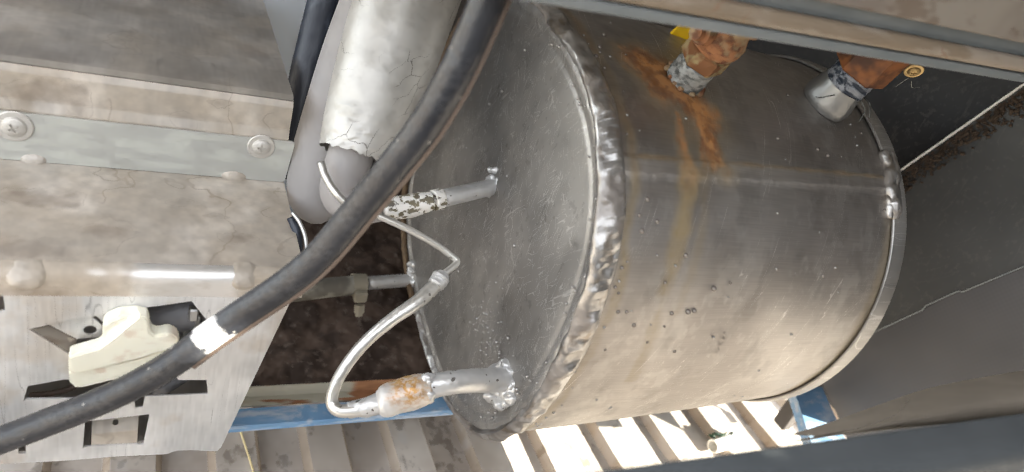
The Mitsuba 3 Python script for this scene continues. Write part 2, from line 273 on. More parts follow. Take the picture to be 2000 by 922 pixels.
# ---------------------------------------------------------------- mesh helpers
def obj(key, mesh, m, smooth=30, label=None, cat=None, group=None, kind=None):
    if isinstance(mesh, (list, tuple)) and len(mesh) and isinstance(mesh[0], trimesh.Trimesh):
        mesh = trimesh.util.concatenate(mesh)
    scene[key] = mikit.ply(mesh, m, smooth)
    tag(key, label, cat, group, kind)
    return key
def tag(key, label=None, cat=None, group=None, kind=None):
    d = {k: v for k, v in (('label', label), ('category', cat), ('group', group), ('kind', kind)) if v}
    if d: labels[key] = d
def V(*p): return np.array(p, float)
def unit_rows(v): return v / np.linalg.norm(v, axis=1, keepdims=True)
def unit(v): v = np.asarray(v, float); return v / np.linalg.norm(v)
def spline(P, per=10, extra=None):
    P = np.asarray(P, float)
    ext = np.vstack([2 * P[0] - P[1], P, 2 * P[-1] - P[-2]])
    out = []
    for i in range(len(P) - 1):
        a, b, c, d = ext[i:i + 4]
        for t in np.linspace(0, 1, per, endpoint=False):
            out.append(.5 * (2 * b + (c - a) * t + (2 * a - 5 * b + 4 * c - d) * t * t + (3 * b - a - 3 * c + d) * t ** 3))
    out.append(P[-1])
    return np.array(out)
def tube(P, r, n=20, per=10, caps=True, rough=0.0, freq=200, seed=1):
    """A round tube along the smooth curve through P; r a number or one radius per point."""
    P = np.asarray(P, float)
    r = np.broadcast_to(np.asarray(r, float), (len(P),))
    Q = spline(np.hstack([P, r[:, None]]), per)
    C, rr = Q[:, :3], np.maximum(Q[:, 3], 1e-5)
    t = np.gradient(C, axis=0); t /= np.linalg.norm(t, axis=1, keepdims=True)
    a = np.cross(t[0], [0, 0, 1.0]); 
    if np.linalg.norm(a) < .1: a = np.cross(t[0], [0, 1.0, 0])
    A = []
    for k in range(len(C)):
        a = a - t[k] * (a @ t[k]); a /= np.linalg.norm(a); A.append(a)
    A = np.array(A); B = np.cross(t, A)
    ang = np.linspace(0, 2 * np.pi, n, endpoint=False)
    v = C[:, None] + rr[:, None, None] * (np.cos(ang)[None, :, None] * A[:, None] + np.sin(ang)[None, :, None] * B[:, None])
    if rough:
        nz = meshkit.fbm(v * freq, 3, seed) - .5
        v = C[:, None] + (v - C[:, None]) * (1 + rough * nz[..., None] * 2)
    v = v.reshape(-1, 3); m = len(C)
    i, j = np.meshgrid(np.arange(m - 1), np.arange(n), indexing='ij')
    q = np.stack([i * n + j, i * n + (j + 1) % n, (i + 1) * n + (j + 1) % n, (i + 1) * n + j], -1).reshape(-1, 4)
    f = np.vstack([q[:, [0, 1, 2]], q[:, [0, 2, 3]]])
    if caps:
        v = np.vstack([v, C[:1], C[-1:]])
        k = np.arange(n)
        f = np.vstack([f, np.stack([np.full(n, m * n), (k + 1) % n, k], -1), np.stack([np.full(n, m * n + 1), (m - 1) * n + k, (m - 1) * n + (k + 1) % n], -1)])
    return trimesh.Trimesh(v, f, process=False)
def frame(axis, up=(0, 0, 1)):
    w = unit(axis); u = np.cross(up, w)
    if np.linalg.norm(u) < .05: u = np.cross((1, 0, 0), w)
    u = unit(u); return np.stack([u, np.cross(w, u), w], 1)
def place(m, o, axis=None, up=(0, 0, 1), spin=0):
    M = np.eye(4)
    if axis is not None: M[:3, :3] = frame(axis, up)
    S = np.eye(4); c, s = math.cos(spin), math.sin(spin); S[:2, :2] = [[c, -s], [s, c]]
    M = M @ S; M[:3, 3] = o
    m = m.copy(); m.apply_transform(M); return m
def lathe(profile, n=40):
    """A closed solid from (radius, height) points, about z."""
    return trimesh.creation.revolve(np.asarray(profile, float), sections=n)
def box(size, o, bevel=.001):
    s = np.asarray(size) / 2; b = min(bevel, s.min() * .9); P = []
    for sx in (-1, 1):
        for sy in (-1, 1):
            for sz in (-1, 1):
                c = s * (sx, sy, sz)
                for k in range(3):
                    d = np.array([b, b, b]) * (sx, sy, sz); d[k] = 0; P.append(c - d)
    m = trimesh.Trimesh(np.array(P), process=False).convex_hull
    m.apply_translation(o); return m
def extrude(poly, depth, o=(0, 0, 0), u=(1, 0, 0), v=(0, 0, 1)):
    """Extrudes a shapely polygon of the (u, v) plane through o along u x v."""
    polys = getattr(poly, 'geoms', [poly])
    ms = [trimesh.creation.extrude_polygon(g, depth, engine='earcut') for g in polys]
    m = trimesh.util.concatenate(ms)
    M = np.eye(4); M[:3, 0], M[:3, 1], M[:3, 2], M[:3, 3] = u, v, np.cross(u, v), o
    m.apply_transform(M); return m
def prism_x(section, x0, x1, close=True):
    """A (y, z) polygon swept along x."""
    return extrude(sg.Polygon(section), x1 - x0, (x0, 0, 0), (0, 1, 0), (0, 0, 1))
def fillet(P, r, n=6):
    """Rounds the inner corners of an open polyline."""
    P = np.asarray(P, float); r = np.broadcast_to(r, (len(P),)); out = [P[0]]
    for i in range(1, len(P) - 1):
        a, b = unit(P[i - 1] - P[i]), unit(P[i + 1] - P[i])
        half = math.acos(np.clip(a @ b, -1, 1)) / 2; d = r[i] / math.tan(half)
        p0, p1 = P[i] + a * d, P[i] + b * d
        for t in np.linspace(0, 1, n): out.append((1 - t) ** 2 * p0 + 2 * t * (1 - t) * P[i] + t * t * p1)
    out.append(P[-1]); return np.array(out)
def cut(m, *tools):
    import manifold3d as m3
    def mf(x):
        x = x.copy(); x.merge_vertices(merge_norm=True, merge_tex=True)
        return m3.Manifold(m3.Mesh(np.asarray(x.vertices, np.float32), np.asarray(x.faces, np.uint32)))
    r = mf(m)
    for t in tools: r = r - mf(t)
    r = r.to_mesh()
    return trimesh.Trimesh(r.vert_properties[:, :3], r.tri_verts)
def sheet_from(line, thick):
    return sg.LineString(line).buffer(thick / 2, cap_style='flat', join_style='mitre')
def grid_mesh(v, closed=False):
    a, b = v.shape[:2]; idx = np.arange(a * b).reshape(a, b)
    if closed: idx = np.hstack([idx, idx[:, :1]])
    q = np.stack([idx[:-1, :-1], idx[1:, :-1], idx[1:, 1:], idx[:-1, 1:]], -1).reshape(-1, 4)
    return trimesh.Trimesh(v.reshape(-1, 3), np.vstack([q[:, [0, 1, 2]], q[:, [0, 2, 3]]]), process=False)
def thick_plate(pts, depth, normal):
    """A flat plate: outline points in space, thickened against the normal."""
    P = np.asarray(pts, float); w = unit(normal); u = unit(P[1] - P[0]); u = unit(u - w * (u @ w)); v = np.cross(w, u)
    L = [((p - P[0]) @ u, (p - P[0]) @ v) for p in P]
    poly = sg.Polygon(L).buffer(0)
    return extrude(poly, depth, P[0] - w * depth, u, v)

# ---------------------------------------------------------------- the setting: deck under the cabinet, ground, sky
DECK = -0.300
def deck_profile():
    pts, p, x = [], .0855, -.098 - .0855 * 30
    while x < 1.3:
        pts += [(x, DECK + .012), (x + .037, DECK + .012), (x + .041, DECK), (x + p - .005, DECK)]
        x += p
    return fillet(pts, .0022, 4)
pr_ = deck_profile()
ys = np.concatenate([np.linspace(-1.2, -.2, 6)[:-1], np.linspace(-.2, .25, 46), [.5, 1.2]])
dv = np.array([[(x, y, z) for x, z in pr_] for y in ys])
dv[..., 2] += .0016 * (meshkit.fbm(dv * 22, 3, 5) - .5) * 2
obj('deck_floor', grid_mesh(dv), 'deck_steel', 40, kind='structure')
obj('ground', grid_mesh(np.array([[(x, y, -.95) for x in (-60, 60)] for y in (60, -60)], float)), 'ground_earth', False, kind='structure')

# ---------------------------------------------------------------- the tank
L = 0.3114
FOUR = [0.01723, 0.00556, 0.00751, -0.0075, -0.02383, -0.02056, 0.00153, -0.00339]
def wobble(t): return sum(FOUR[2 * i] * np.cos((i + 2) * t) + FOUR[2 * i + 1] * np.sin((i + 2) * t) for i in range(4))
def shell_r(s, t):
    k = np.clip(1 - s / L, 0, 1)
    return RAD * (1 + k * wobble(t)) - .0040 * np.clip((s - .10) / .19, 0, 1) ** 1.3
ANG = np.concatenate([np.linspace(math.radians(60), math.radians(300), 560, endpoint=False), np.linspace(math.radians(300), math.radians(420), 60, endpoint=False)])
def ring(s, r, t): return np.stack([s + 0 * t, r * np.cos(t), r * np.sin(t)], -1)
S = np.linspace(0, L - .010, 230)
ss, tt = np.meshgrid(S, ANG, indexing='ij')
rr = shell_r(ss, tt)
qq = RAD * np.arctan2(-np.cos(tt), np.sin(tt))
qc = .1525 - .0490 * (ss - .017)                       # the lap seam, falling slightly along the tank
nz = meshkit.noise(np.stack([ss * 160, qq * 50, 0 * ss], -1), 3) - .5
d = qq - qc + .0016 * nz
band = np.clip((d + .0066) / .0011, 0, 1) * np.clip((.0068 - d) / .0016, 0, 1)
rr = rr + .0015 * band + .0007 * np.exp(-((d - .0070) / .0015) ** 2) * (.5 + .9 * meshkit.noise(np.stack([ss * 420, qq * 90, 0 * ss], -1), 4)) 
def dent(s0, q0, w, h): return h * np.exp(-((ss - s0) ** 2 + (qq - q0) ** 2) / w ** 2)
rr = rr + dent(.14, .25, .05, -.0015) + dent(.22, .11, .04, -.0010) + dent(.10, .32, .03, .0012) + dent(.05, .22, .02, -.0006)
rr = rr + .0008 * (meshkit.fbm(np.stack([ss * 14, np.cos(tt) * 3, np.sin(tt) * 3], -1), 2, 8) - .5)
for (s0, q0) in ((0.1355, 0.2752), (0.1381, 0.2882)):            # a drag mark in the plate
    rr = rr + .0006 * np.exp(-(((ss - s0) / .003) ** 2 + ((qq - q0) / .006) ** 2)) * np.sign(meshkit.noise(np.stack([ss * 900, qq * 900, 0 * ss], -1), 9) - .5)
obj('steel_tank__shell', grid_mesh(ring(ss, rr, tt), True), 'shell_steel', True)
tag('steel_tank', 'stainless steel drum lying on its side with a lumpy weld ring round one end', 'tank')
# end cap: slightly domed, with a pressed groove inside its rim
rho = np.concatenate([np.linspace(0.0, .86, 60), np.linspace(.86, 1.0, 40)[1:]])
rg, tg = np.meshgrid(rho, ANG, indexing='ij')
capx = -.0050 * (1 - rg ** 2) - .0012 * np.exp(-((rg - .955) / .020) ** 2) + .0009 * np.exp(-((rg - .915) / .014) ** 2)
capp = ring(0 * rg, 1, tg) * (RAD * rg * (1 + wobble(tg)))[..., None]
capp[..., 0] = capx + .0012 * (meshkit.fbm(capp * 16, 3, 3) - .5) + .0006 * np.exp(-((rg - .955) / .03) ** 2) * (meshkit.fbm(np.stack([rg * 60, np.cos(tg) * 20, np.sin(tg) * 20], -1), 2, 2) - .5) * 2
obj('steel_tank__end_cap', grid_mesh(capp[:, ::-1], True), 'cap_steel', True)
# the weld bead: overlapping ripples laid round the joint, thick and lumpy in front
NT = 1500
tw = np.linspace(math.radians(58), math.radians(292), NT)
ph = np.linspace(0, 2 * np.pi, 26, endpoint=False)
TW, PH = np.meshgrid(tw, ph, indexing='ij')
arc = RAD * TW + .0020 * np.cos(PH * 1.0)
nzz = lambda f, s: meshkit.fbm(np.stack([arc * f, np.cos(PH) * .9, np.sin(PH) * .9], -1), 3, s)
rip = (arc + .004 * np.sin(PH)) / .0075 + 3.0 * (meshkit.noise(np.stack([RAD * TW * 40, 0 * TW, 0 * TW], -1), 6) - .5)
fr = rip - np.floor(rip)
wide = .0058 + .0030 * meshkit.noise(np.stack([RAD * TW * 14, 0 * TW, 0 * TW], -1), 12) + .0022 * np.exp(-((TW - math.radians(150)) / .45) ** 2)
rmask = meshkit.noise(np.stack([RAD * TW * 30, 0 * TW, 0 * TW], -1), 41)
n3 = lambda f, s: meshkit.fbm(np.stack([arc * f, np.cos(PH) * 8.5e-3 * f, np.sin(PH) * 8.5e-3 * f], -1), 2, s)
drop = np.clip(n3(95, 17) - .48, 0, 1) * 2.0
hgt = wide * (.50 + .05 * rmask * (fr - .5) + .62 * (nzz(42, 2) - .45) + .55 * drop + .34 * (n3(130, 4) - .5) + .05 * (n3(420, 14) - .5))
wid = wide * (1.0 + .45 * (nzz(55, 21) - .45))
cx = .0035 + .0030 * (meshkit.noise(np.stack([RAD * tw * 25, 0 * tw, 0 * tw], -1), 31) - .5)
R0 = RAD * (1 + wobble(tw)) - .0005
rad = R0[:, None] + hgt * np.sin(PH)
bx = cx[:, None] + wid * np.cos(PH)
obj('steel_tank__weld_bead', grid_mesh(np.stack([bx, rad * np.cos(TW), rad * np.sin(TW)], -1), True), 'weld_metal', True, label='lumpy silver weld bead running round the near end of the drum')
# far rim: the flange of the far end plate, standing clear of the shell
tr = np.linspace(0, 2 * np.pi, 260, endpoint=False)
sec = np.array([(L - .0175, -.0005), (L - .0183, -.0013), (L - .0180, -.0026), (L - .006, -.0030), (L - .002, -.012), (L, -.012), (L, -.003), (L - .001, -.0006), (L - .003, .0002), (L - .010, .0003)])
rv = np.array([[(s + .0010 * math.sin(3 * t) , (RAD + h) * math.cos(t), (RAD + h) * math.sin(t)) for t in tr] for s, h in np.vstack([sec, sec[:1]])])
obj('steel_tank__rim', grid_mesh(rv[::-1], True), 'cap_steel', 40)
obj('steel_tank__back_plate', place(lathe([(0, 0), (RAD - .0124, 0), (RAD - .0124, .002), (0, .002)], 90), (L - .004, 0, 0), (1, 0, 0)), 'cap_steel', 30)
# weld patch across seam and rim
def blob_strip(P, r, seed, rough=.5, n=14, per=10):
    return tube(P, r, n, per, True, rough, 140, seed)
tp = [math.radians(a) for a in (125, 130, 135, 140, 144)]
patch = [blob_strip([(L - .017 + .002 * math.sin(k * 2.1), (RAD - .002) * math.cos(t), (RAD - .002) * math.sin(t)) for k, t in enumerate(tp)], [.004, .0055, .005, .006, .004], 3),
         blob_strip([(L - .008 + .003 * math.sin(k * 1.3 + 1), (RAD - .003) * math.cos(t), (RAD - .003) * math.sin(t)) for k, t in enumerate(tp)], [.004, .005, .0045, .005, .003], 5),
         blob_strip([(L - .020, (RAD - .003) * math.cos(t), (RAD - .003) * math.sin(t)) for t in tp[2:]], [.002, .0045, .003], 8)]
obj('steel_tank__rim_weld', patch, 'weld_metal', True, label='rough weld patch where the seam meets the far rim')
# weld spatter
def ball(o, r, flat=None):
    m = trimesh.creation.icosphere(2 if r > .001 else 1, r); m.vertices *= (1, 1, 1); m.apply_translation(o); return m
spots = [(0.0390, -0.0273, 0.1779), (0.0252, -0.0490, 0.1732), (0.0163, -0.0620, 0.1690), (0.0596, 0.0017, 0.1800), (0.0181, -0.0739, 0.1641), (0.1510, -0.0392, 0.1757), (0.0182, -0.1205, 0.1337), (0.0311, -0.1476, 0.1030), (0.0698, -0.1645, 0.0731), (0.0187, -0.1683, 0.0638), (0.0582, -0.1715, 0.0547), (0.0180, -0.1727, 0.0509), (0.0221, -0.1738, 0.0468), (0.0342, -0.1770, 0.0329), (0.0271, -0.1770, 0.0330), (0.0737, -0.1772, 0.0316), (0.0882, -0.1770, 0.0327), (0.0935, -0.1768, 0.0335), (0.0449, -0.1786, 0.0221), (0.1040, -0.1726, 0.0510), (0.0306, -0.1800, 0.0001), (0.0639, -0.1799, 0.0063), (0.2206, -0.1132, 0.1399), (0.2382, -0.1124, 0.1406), (0.2489, -0.1234, 0.1310), (0.2099, -0.1101, 0.1424), (0.0256, -0.1533, 0.0943), (0.0291, -0.1582, 0.0859), (0.0406, -0.1549, 0.0917), (0.0940, -0.1800, -0.0035), (0.2168, -0.1691, 0.0618), (0.1182, -0.1713, 0.0553), (0.0725, -0.1788, 0.0204), (0.2788, -0.0888, 0.1566), (0.1652, -0.1076, 0.1443), (0.2860, -0.1414, 0.1113), (0.2042, -0.0634, 0.1685), (0.0458, -0.0528, 0.1721)]
sp = []
for k, p in enumerate(spots):
    p = np.array(p); t = math.atan2(p[2], p[1]); r = float(shell_r(np.array(p[0]), np.array(t)))
    sp.append(ball((p[0], r * math.cos(t), r * math.sin(t)), rng.uniform(.0009, .0019)))
obj('steel_tank__weld_spatter', sp, 'spatter_metal', True, kind='stuff', label='small dark beads of weld spatter scattered over the shell')
sp = []
capspots = [(0.0000, -0.0080, -0.0612), (0.0000, 0.0001, -0.0690), (0.0000, -0.0644, -0.0558), (0.0000, -0.0713, -0.0566), (0.0000, -0.1119, -0.0629), (0.0000, -0.1031, -0.0592), (0.0000, -0.0837, -0.0612), (0.0000, -0.1150, -0.0442), (0.0000, -0.0651, -0.0718), (0.0000, 0.0027, 0.1404), (0.0000, 0.0179, 0.0999), (0.0000, -0.0787, 0.0163), (0.0000, 0.0498, 0.0316), (0.0000, 0.0326, 0.0818), (0.0000, 0.0094, 0.0005), (0.0000, -0.0338, 0.0511), (0.0000, -0.0947, -0.1252), (0.0000, -0.1138, -0.1173), (0.0000, -0.1284, -0.0963), (0.0000, -0.1394, -0.0960), (0.0000, -0.1496, -0.0635), (0.0000, -0.1546, -0.0456)]
for p in capspots: sp.append(ball(np.array(p) + (-.0045, 0, 0), rng.uniform(.0008, .0017)))
c0 = np.array((0.0000, -0.0910, -0.0657))
for _ in range(70):
    p = c0 + (0, *rng.normal(0, .022, 2)); sp.append(ball((-.0042, p[1], p[2]), rng.uniform(.0004, .0012)))
for _ in range(34):
    t, s = rng.uniform(math.radians(110), math.radians(235)), rng.uniform(.03, .27)
    r = float(shell_r(np.array(s), np.array(t))); sp.append(ball((s, r * math.cos(t), r * math.sin(t)), rng.uniform(.0005, .0012)))
for _ in range(30):
    t, s = rng.uniform(math.radians(95), math.radians(250)), rng.uniform(.012, .03)
    r = float(shell_r(np.array(s), np.array(t))); sp.append(ball((s, r * math.cos(t), r * math.sin(t)), rng.uniform(.0005, .0013)))
for _ in range(40):
    t = rng.uniform(math.radians(95), math.radians(255)); r = RAD * (1 + float(wobble(t))) * rng.uniform(.90, .97)
    sp.append(ball((-.002, r * math.cos(t), r * math.sin(t)), rng.uniform(.0005, .0014)))
obj('steel_tank__weld_spatter_001', sp, 'bright_spatter', True, kind='stuff', label='bright beads of weld spatter round the joints of the end cap')
# short pipes welded into the end cap
def lumps(o, axis, r, n, seed, size):
    g = np.random.default_rng(seed); F = frame(axis); out = []
    for k in range(n):
        a = 2 * math.pi * (k + g.uniform(-.3, .3)) / n
        c = np.array(o) + F[:, 0] * r * math.cos(a) + F[:, 1] * r * math.sin(a)
        m = trimesh.creation.icosphere(2, size * g.uniform(.6, 1.3)); m.vertices *= g.uniform(.7, 1.3, 3)
        m.vertices *= 1 + .35 * (meshkit.fbm(m.vertices * 300 + k, 2, seed)[:, None] - .5) * 2
        m.apply_translation(c); out.append(m)
    return out
U0 = V(*(-0.0040, -0.0166, 0.0311))
U1, U2, U3, U4 = V(*(-0.0600, -0.0492, 0.0350)), V(*(-0.0675, -0.0517, 0.0342)), V(*(-0.0838, -0.0518, 0.0285)), V(*(-0.1046, -0.0544, 0.0249))
obj('steel_tank__pipe_stub', [tube([U0 + .01 * unit(U0 - U1), U1], .0068, 28, 8), *lumps(U0, U0 - U1, .0070, 11, 3, .0032), *lumps(U0 + V(-.001, .004, .010), U0 - U1, .004, 4, 9, .0028)], 'silver_paint', True, label='upper silver pipe stub welded to the end cap')
L0 = V(*(-0.0030, -0.1289, -0.0744))
L1 = V(*(-0.0503, -0.1455, -0.0563)); L2 = V(*(-0.0751, -0.1449, -0.0610))
obj('steel_tank__pipe_stub_001', [tube([L0 + .01 * unit(L0 - L1), L1, L2], [.0098, .0084, .0086], 30, 10, True, .05), *lumps(L0, L0 - L1, .0105, 13, 5, .0056), *lumps(L0 + V(-.002, -.006, -.006), L0 - L1, .009, 10, 8, .0062)], 'silver_paint', True, label='lower silver pipe stub with a blob of weld at the end cap')
D0 = V(*(0.0000, 0.0937, -0.1494)); D1 = V(*(-0.0482, 0.0879, -0.1500))
obj('steel_tank__pipe_stub_002', [tube([D0 + .01 * unit(D0 - D1), D1], .0070, 24, 8), *lumps(D0, D0 - D1, .008, 9, 15, .0040), *lumps(D0 + V(-.002, .002, .014), D0 - D1, .004, 6, 16, .0035)], 'silver_paint', True)
obj('steel_tank__edge_sealant', tube([(-.0032, RAD * (1 + float(wobble(t))) * math.cos(t), RAD * (1 + float(wobble(t))) * math.sin(t)) for t in np.linspace(math.radians(-68), math.radians(60), 22)], .0030, 10, 6, True, .45, 300), 'crust', True, label='brown crust along the back edge of the end cap')

# ---------------------------------------------------------------- ball valve with the yellow handle, and the rusty plug beside it
VB = V(*(0.0885, -0.0719, 0.1650)); vn = unit(V(0, VB[1], VB[2]))
F = frame(vn, (1, 0, 0))
def hexa(r, h, bev=.001): return lathe([(0, 0), (r - bev, 0), (r, bev), (r, h - bev), (r - bev, h), (0, h)], 6)
def nut(r, h): return hexa(r, h, .0012)
def wrapped(r0, r1, h, seed, n=40, m=22):
    z = np.linspace(0, h, m); t = np.linspace(0, 2 * np.pi, n, endpoint=False); Z, TT = np.meshgrid(z, t, indexing='ij')
    r = r0 + (r1 - r0) * Z / h; g = meshkit.fbm(np.stack([np.cos(TT) * 3, np.sin(TT) * 3, Z * 420 + TT * .4], -1), 3, seed) - .5
    r = r * (1 + .10 * g)
    return grid_mesh(np.stack([r * np.cos(TT), r * np.sin(TT), Z], -1)[:, ::-1], True)
obj('ball_valve__nipple', place(wrapped(.0150, .0138, .020, 3), VB - vn * .002, vn), 'thread_tape', True, label='nipple wrapped in torn grey thread tape')
obj('ball_valve__hex_end', place(nut(.0172, .013), VB + vn * .016, vn, spin=.4), 'brass_grime', 20)
body = lathe([(0, 0), (.0135, 0), (.0165, .003), (.0185, .008), (.0185, .014), (.016, .020), (.0150, .024), (.0150, .029), (0, .029)], 40)
body.vertices *= 1 + .02 * (meshkit.fbm(body.vertices * 150, 3, 4)[:, None] - .5)
obj('ball_valve__body', place(body, VB + vn * .028, vn), 'valve_rust', 25)
obj('ball_valve__hex_end_001', place(nut(.0188, .016), VB + vn * .053, vn, spin=.1), 'valve_rust', 20)
obj('ball_valve__bonnet', place(lathe([(0, 0), (.0075, 0), (.0075, .012), (.005, .013), (.005, .018), (0, .018)], 24), VB + vn * .040 + V(-.012, -.003, 0), (-1, -.25, .0)), 'valve_rust', 25)
hp = sg.LineString([(0, 0), (.052, 0)]).buffer(.0075)
hm = extrude(hp, .004); hm.apply_translation((-.020, 0, 0))
H0 = V(*(0.1343, 0.0064, 0.1823))
hx = unit(vn + V(.18, 0, 0)); hw = unit(np.cross(hx, (0.45, 1, .25))); 
M = np.eye(4); M[:3, 0] = hx; M[:3, 1] = unit(np.cross(hw, hx)); M[:3, 2] = unit(np.cross(hx, M[:3, 1])); M[:3, 3] = H0 + hx * .012
hm.apply_transform(M)
obj('ball_valve__handle', hm, 'yellow_plastic', 30, label='yellow lever handle')
obj('ball_valve__rust_crust', lumps(VB - vn * .001, vn, .0150, 12, 21, .0024), 'valve_rust', True)
tag('ball_valve', 'rust-stained brass ball valve with a yellow handle on top of the drum', 'valve')

CB = V(*(0.2495, -0.0637, 0.1683)); cn = unit(V(0, CB[1], CB[2]))
co = lathe([(0, -.004), (.0215, -.004), (.0225, .0), (.0222, .004), (.0200, .012), (.0186, .019), (0, .019)], 60)
vv = co.vertices; vv[:] = vv * np.where((vv[:, :1] < 0), 1, .94); vv *= 1 + .04 * (meshkit.fbm(vv * 60, 2, 4)[:, None] - .5)
obj('pipe_plug__coupling', place(co, CB, cn), 'coupling_zinc', 40, label='dented shiny zinc coupling')
obj('pipe_plug__nipple', place(wrapped(.0180, .0178, .016, 9), CB + cn * .018, cn), 'blue_tape', True, label='threads under bluish tape')
obj('pipe_plug__hex_head', place(nut(.0235, .030), CB + cn * .033, cn, spin=.15), 'hex_rust', 20)
hairs = [tube([CB + V(-.022, -.005, .002), CB + V(-.026, -.012, .004), CB + V(-.019, -.018, .010)], .0005, 5, 6), tube([CB + V(.018, -.012, .010), CB + V(.019, -.022, .004), CB + V(.012, -.028, -.004)], .0006, 5, 6), tube([CB + V(.022, -.010, .012), CB + V(.020, -.022, .010), CB + V(.018, -.030, .001)], .0005, 5, 6)]
for k, h in enumerate(hairs): obj('pipe_plug__tape_strand' + (f'_{k:03d}' if k else ''), h, 'thread_tape', True)
tag('pipe_plug', 'rusty brown hex plug on a dented silver coupling near the far end of the drum', 'pipe fitting')

# ---------------------------------------------------------------- tubes
P_ = [(-0.1211, -0.0163, 0.0634), (-0.1287, -0.0290, 0.0363), (-0.1297, -0.0391, 0.0240), (-0.1193, -0.0489, 0.0211), (-0.1037, -0.0546, 0.0256)]
obj('suction_line__pipe', tube(P_, [.0165, .0155, .014, .0110, .0085], 28, 12), 'canister_paint', True, label='bare grey bend below the foam')
obj('suction_line__union', tube([U4, U3, (U3 + U2) / 2, U2], [.0080, .0088, .0080, .0070], 28, 10, True, .08, 150), 'flaked_paint', True, label='flare union with white paint flaking off')
obj('suction_line__nut', tube([U2, U1], .0078, 22, 8, True, .06, 200), 'flaked_paint', True)
FP = np.array([(-0.0842, 0.0476, 0.1816), (-0.0927, 0.0329, 0.1507), (-0.1061, 0.0059, 0.1043), (-0.1170, -0.0136, 0.0716), (-0.1243, -0.0267, 0.0505)])
fm = tube(FP, [.037, .0365, .034, .0300, .0262], 72, 30, False, .014, 70, 3)
# crumpled, torn lower end
vv = fm.vertices; end = FP[-1]; ax = unit(FP[-2] - FP[-1]); dd = (vv - end) @ ax
near = np.clip(1 - dd / .045, 0, 1)[:, None]
cc = end + ax * dd[:, None]
vv[:] = cc + (vv - cc) * (1 - .10 * near * (meshkit.fbm(vv * 190, 3, 7)[:, None])) - ax * (near ** 4) * (.0035 * (meshkit.fbm(vv * 420, 3, 12)[:, None] - .5)) * 2
obj('suction_line__foam_sleeve', fm, 'foam_sleeve', True, label='wrinkled silver foam pipe sleeve, torn at its lower end')
end_ring = tube([end + ax * .004, end + ax * .0045], .0245, 40, 3)
obj('suction_line__foam_end', end_ring, 'back_sheet', True)
tag('suction_line', 'silver foam-wrapped pipe coming down and bending towards the upper stub of the drum', 'pipe')

ct = [(-0.1489, -0.0397, 0.0500), (-0.1461, -0.0479, 0.0442), (-0.1401, -0.0572, 0.0379), (-0.1307, -0.0627, 0.0323), (-0.1121, -0.0675, 0.0286), (-0.0874, -0.0720, 0.0208), (-0.0661, -0.0742, 0.0112), (-0.0525, -0.0781, 0.0040), (-0.0483, -0.0810, 0.0016), (-0.0516, -0.0844, -0.0006), (-0.0592, -0.0886, -0.0042)]
obj('capillary_tube__thin_tube', tube(ct, .0026, 16, 12, True, .05), 'capillary_metal', True)
tk = [(-0.0598, -0.0890, -0.0054), (-0.0684, -0.0958, -0.0119), (-0.0817, -0.1042, -0.0192), (-0.0980, -0.1098, -0.0292), (-0.1140, -0.1160, -0.0420), (-0.1255, -0.1226, -0.0551), (-0.1332, -0.1298, -0.0676), (-0.1353, -0.1355, -0.0784), (-0.1317, -0.1412, -0.0815), (-0.1223, -0.1445, -0.0795), (-0.1126, -0.1459, -0.0764)]
obj('capillary_tube__filter_tube', tube(tk, [.0046, .0054, .0052, .0047, .0044, .0042, .0041, .0042, .0044, .0048, .005], 20, 12, True, .04), 'capillary_metal', True, label='thicker silver tube bent in a hairpin')
obj('capillary_tube__crimp', [tube([(-0.0592, -0.0886, -0.0042), (-0.0624, -0.0911, -0.0071), (-0.0665, -0.0947, -0.0104)], [.0044, .0062, .0064], 20, 8, True, .14, 260), *[tube([V(*(-0.0618, -0.0907, -0.0059)) , V(*(-0.0631, -0.0919, -0.0069))], .0068, 18, 3)]], 'silver_paint', True, label='crimped joint between thin and thick tube')
obj('capillary_tube__rusty_sleeve', tube([(-0.0716, -0.1456, -0.0606), (-0.0806, -0.1448, -0.0642), (-0.0942, -0.1447, -0.0690), (-0.1026, -0.1450, -0.0724), (-0.1065, -0.1447, -0.0738)], [.0096, .0118, .0116, .0108, .0080], 32, 10, True, .07, 120), 'rusty_silver', True, label='silver sleeve with an orange rust patch')
obj('capillary_tube__brazed_joint', tube([(-0.1033, -0.1453, -0.0726), (-0.1139, -0.1442, -0.0771), (-0.1251, -0.1423, -0.0810)], [.0082, .0070, .0056], 26, 10, True, .20, 150), 'silver_paint', True, label='blobby brazed joint under silver paint')
obj('capillary_tube__solder_collar', lumps(V(*(-0.0740, -0.1450, -0.0610)), L1 - L2, .0078, 9, 31, .0036), 'silver_paint', True)
tag('capillary_tube', 'thin silver tube kinked in front of the drum and bent back to its lower stub', 'tube')

hz = -.150
obj('drain_hose__hose', tube([(-0.0557, 0.0851, -0.1500), (-0.0902, 0.0794, -0.1500), (-0.1155, 0.0740, -0.1500), (-0.1396, 0.0690, -0.1500)], .0098, 24, 10, True, .05, 90), 'rusty_grey' if False else 'flaked_grey', True)
mat('flaked_grey', bump(pbr(proc(lambda p, n, uv: mix((.30, .29, .25), (.14, .13, .11), smoothstep(.4, .62, fbm(p.x * 50, p.y * 50, p.z * 50, 3)))), .7), lambda p, n, uv: .001 * fbm(p.x * 120, p.y * 120, p.z * 120, 3)))
ck = V(*(-0.0583, 0.0851, -0.1500))
obj('drain_hose__clamp', [place(lathe([(.0102, -.007), (.0112, -.007), (.0112, .007), (.0102, .007), (.0102, -.007)], 36), ck, (1, 0, 0)), box((.013, .010, .012), ck + V(0, -.013, -.004), .0015), place(lathe([(0, 0), (.0052, 0), (.0058, .001), (.0058, .008), (0, .008)], 6), ck + V(0, -.017, -.012), (0.1, -.4, -1)), place(lathe([(0, 0), (.0035, 0), (.0035, .005), (0, .005)], 16), ck + V(0, -.020, -.018), (0.1, -.4, -1))], 'brass_dust', 25, label='worm-drive hose clamp grey with dust')
